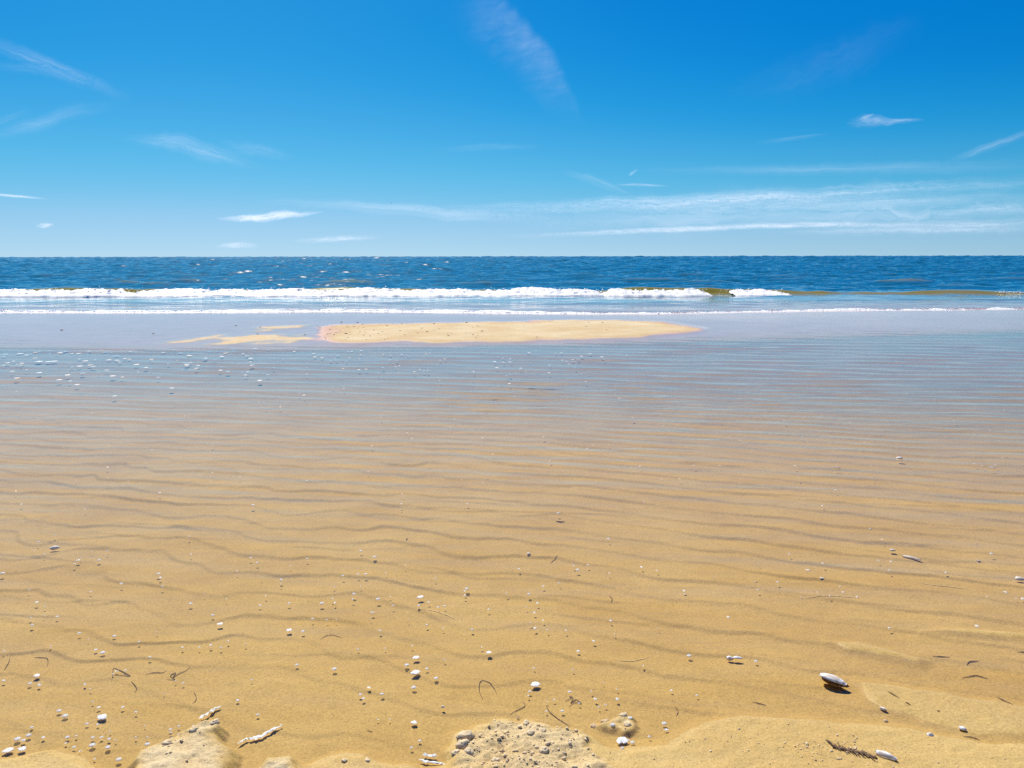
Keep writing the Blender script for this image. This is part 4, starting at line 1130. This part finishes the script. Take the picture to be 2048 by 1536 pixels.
# crumbs and clods of sand on the crumbled mound
def clod_mesh(seed):
    r_ = np.random.default_rng(seed)
    n, m = 14, 8
    V = []
    for i in range(m + 1):
        th = math.pi * 0.62 * i / m
        for k in range(n):
            a = k * 6.283 / n
            x, y, z = math.sin(th) * math.cos(a), math.sin(th) * math.sin(a), math.cos(th)
            j = 1 + 0.45 * float(noise(x * 1.9 + seed * 3.7, y * 1.9 + z * 1.7, seed)) + 0.3 * float(noise(x * 5 + seed, y * 5 + z * 4, seed + 5))
            V.append((x * j * 1.25, y * j, z * j * 0.75))
    F = []
    for i in range(m):
        for k in range(n):
            F.append((i * n + k, i * n + (k + 1) % n, (i + 1) * n + (k + 1) % n, (i + 1) * n + k))
    return mesh_from('sand_clod', V, F, M_CLOD)
CLODS = [clod_mesh(s) for s in range(4)]
for i, (px, py, r, rz, lab) in enumerate([
        (932, 1480, 15, 0.8, 'large pale sand clod on the left of the crumbled mound'),
        (925, 1500, 10, 0.2, 'pale sand clod below the large one on the mound'),
        (912, 1515, 7, 0.5, 'small sand clod at the left foot of the mound'),
        (938, 1514, 8, 2.5, 'sand clod right of the small one at the mound foot'),
        (1062, 1476, 8, 0.4, 'sand clod on the right shoulder of the mound'),
        (1052, 1456, 6, 1.4, 'small sand clod near the top of the mound'),
        (1085, 1472, 6, 2.0, 'small sand clod right of the one on the shoulder'),
        (1088, 1512, 8, 0.9, 'ragged sand clod low on the right of the mound'),
        (992, 1528, 7, 0.3, 'sand clod at the bottom middle of the mound'),
        (1210, 1438, 7, 0.2, 'wet sand clod at the left of the puddle rim'),
        (1246, 1434, 7, 0.1, 'wet sand clod at the top of the puddle rim'),
        (1255, 1451, 7, 2.9, 'wet sand clod at the right of the puddle rim'),
        (1188, 1448, 6, 2.6, 'low wet sand clod left of the puddle rim'),
        (388, 1480, 6, 0.3, 'small sand clod on the pale left mound'),
        (430, 1464, 7, 0.8, 'sand clod at the top of the pale left mound'),
        (335, 1502, 8, 0.4, 'ragged sand clod on the left shoulder of the pale mound'),
        (690, 1528, 5, 0.6, 'lone small clod on the damp strip at the bottom'),
        (735, 1526, 5, 2.0, 'second lone clod on the damp strip at the bottom')]):
    q = P(px, py); s = math.hypot(math.hypot(q[0], q[1]), CAM_H) / FPX
    o = link('sand_clod', CLODS[i % 4])
    o.location = (q[0], q[1], height(q[0], q[1]) - 0.15 * r * s); o.scale = (r * s,) * 3
    o.rotation_euler = (rng.normal(0, 0.2), rng.normal(0, 0.2), rz)
    tag(o, lab, 'clod', 'clods of sand')
pts = []
for k in range(800):
    if rng.random() < 0.62: px, py, rp = rng.normal(1035, 75), rng.uniform(1446, 1560), 0.7 + 2.6 * rng.random() ** 2.5
    elif rng.random() < 0.12: px, py, rp = rng.uniform(290, 450), rng.uniform(1460, 1540), rng.uniform(0.7, 2.4)
    elif rng.random() < 0.5: px, py, rp = rng.normal(1650, 60), rng.normal(1505, 14), 0.6 + 1.6 * rng.random() ** 2
    else: px, py, rp = rng.uniform(1150, 2040), rng.uniform(1440, 1560), rng.uniform(0.6, 1.6)
    q = P(px, py)
    pts.append((q[0], q[1], 0.0, rp * 0.0013 * rng.uniform(0.7, 1.3)))
pts = np.array(pts)
zt, dr_, _ = terrain(pts[None, :, 0].copy(), pts[None, :, 1].copy())
pts[:, 2] = zt[0] + pts[:, 3] * 0.3
lumps('sand_crumbs', pts[zt[0] > 0.004], 'loose crumbs of sand strewn over the near mounds', M_CLOD, flat=0.85)
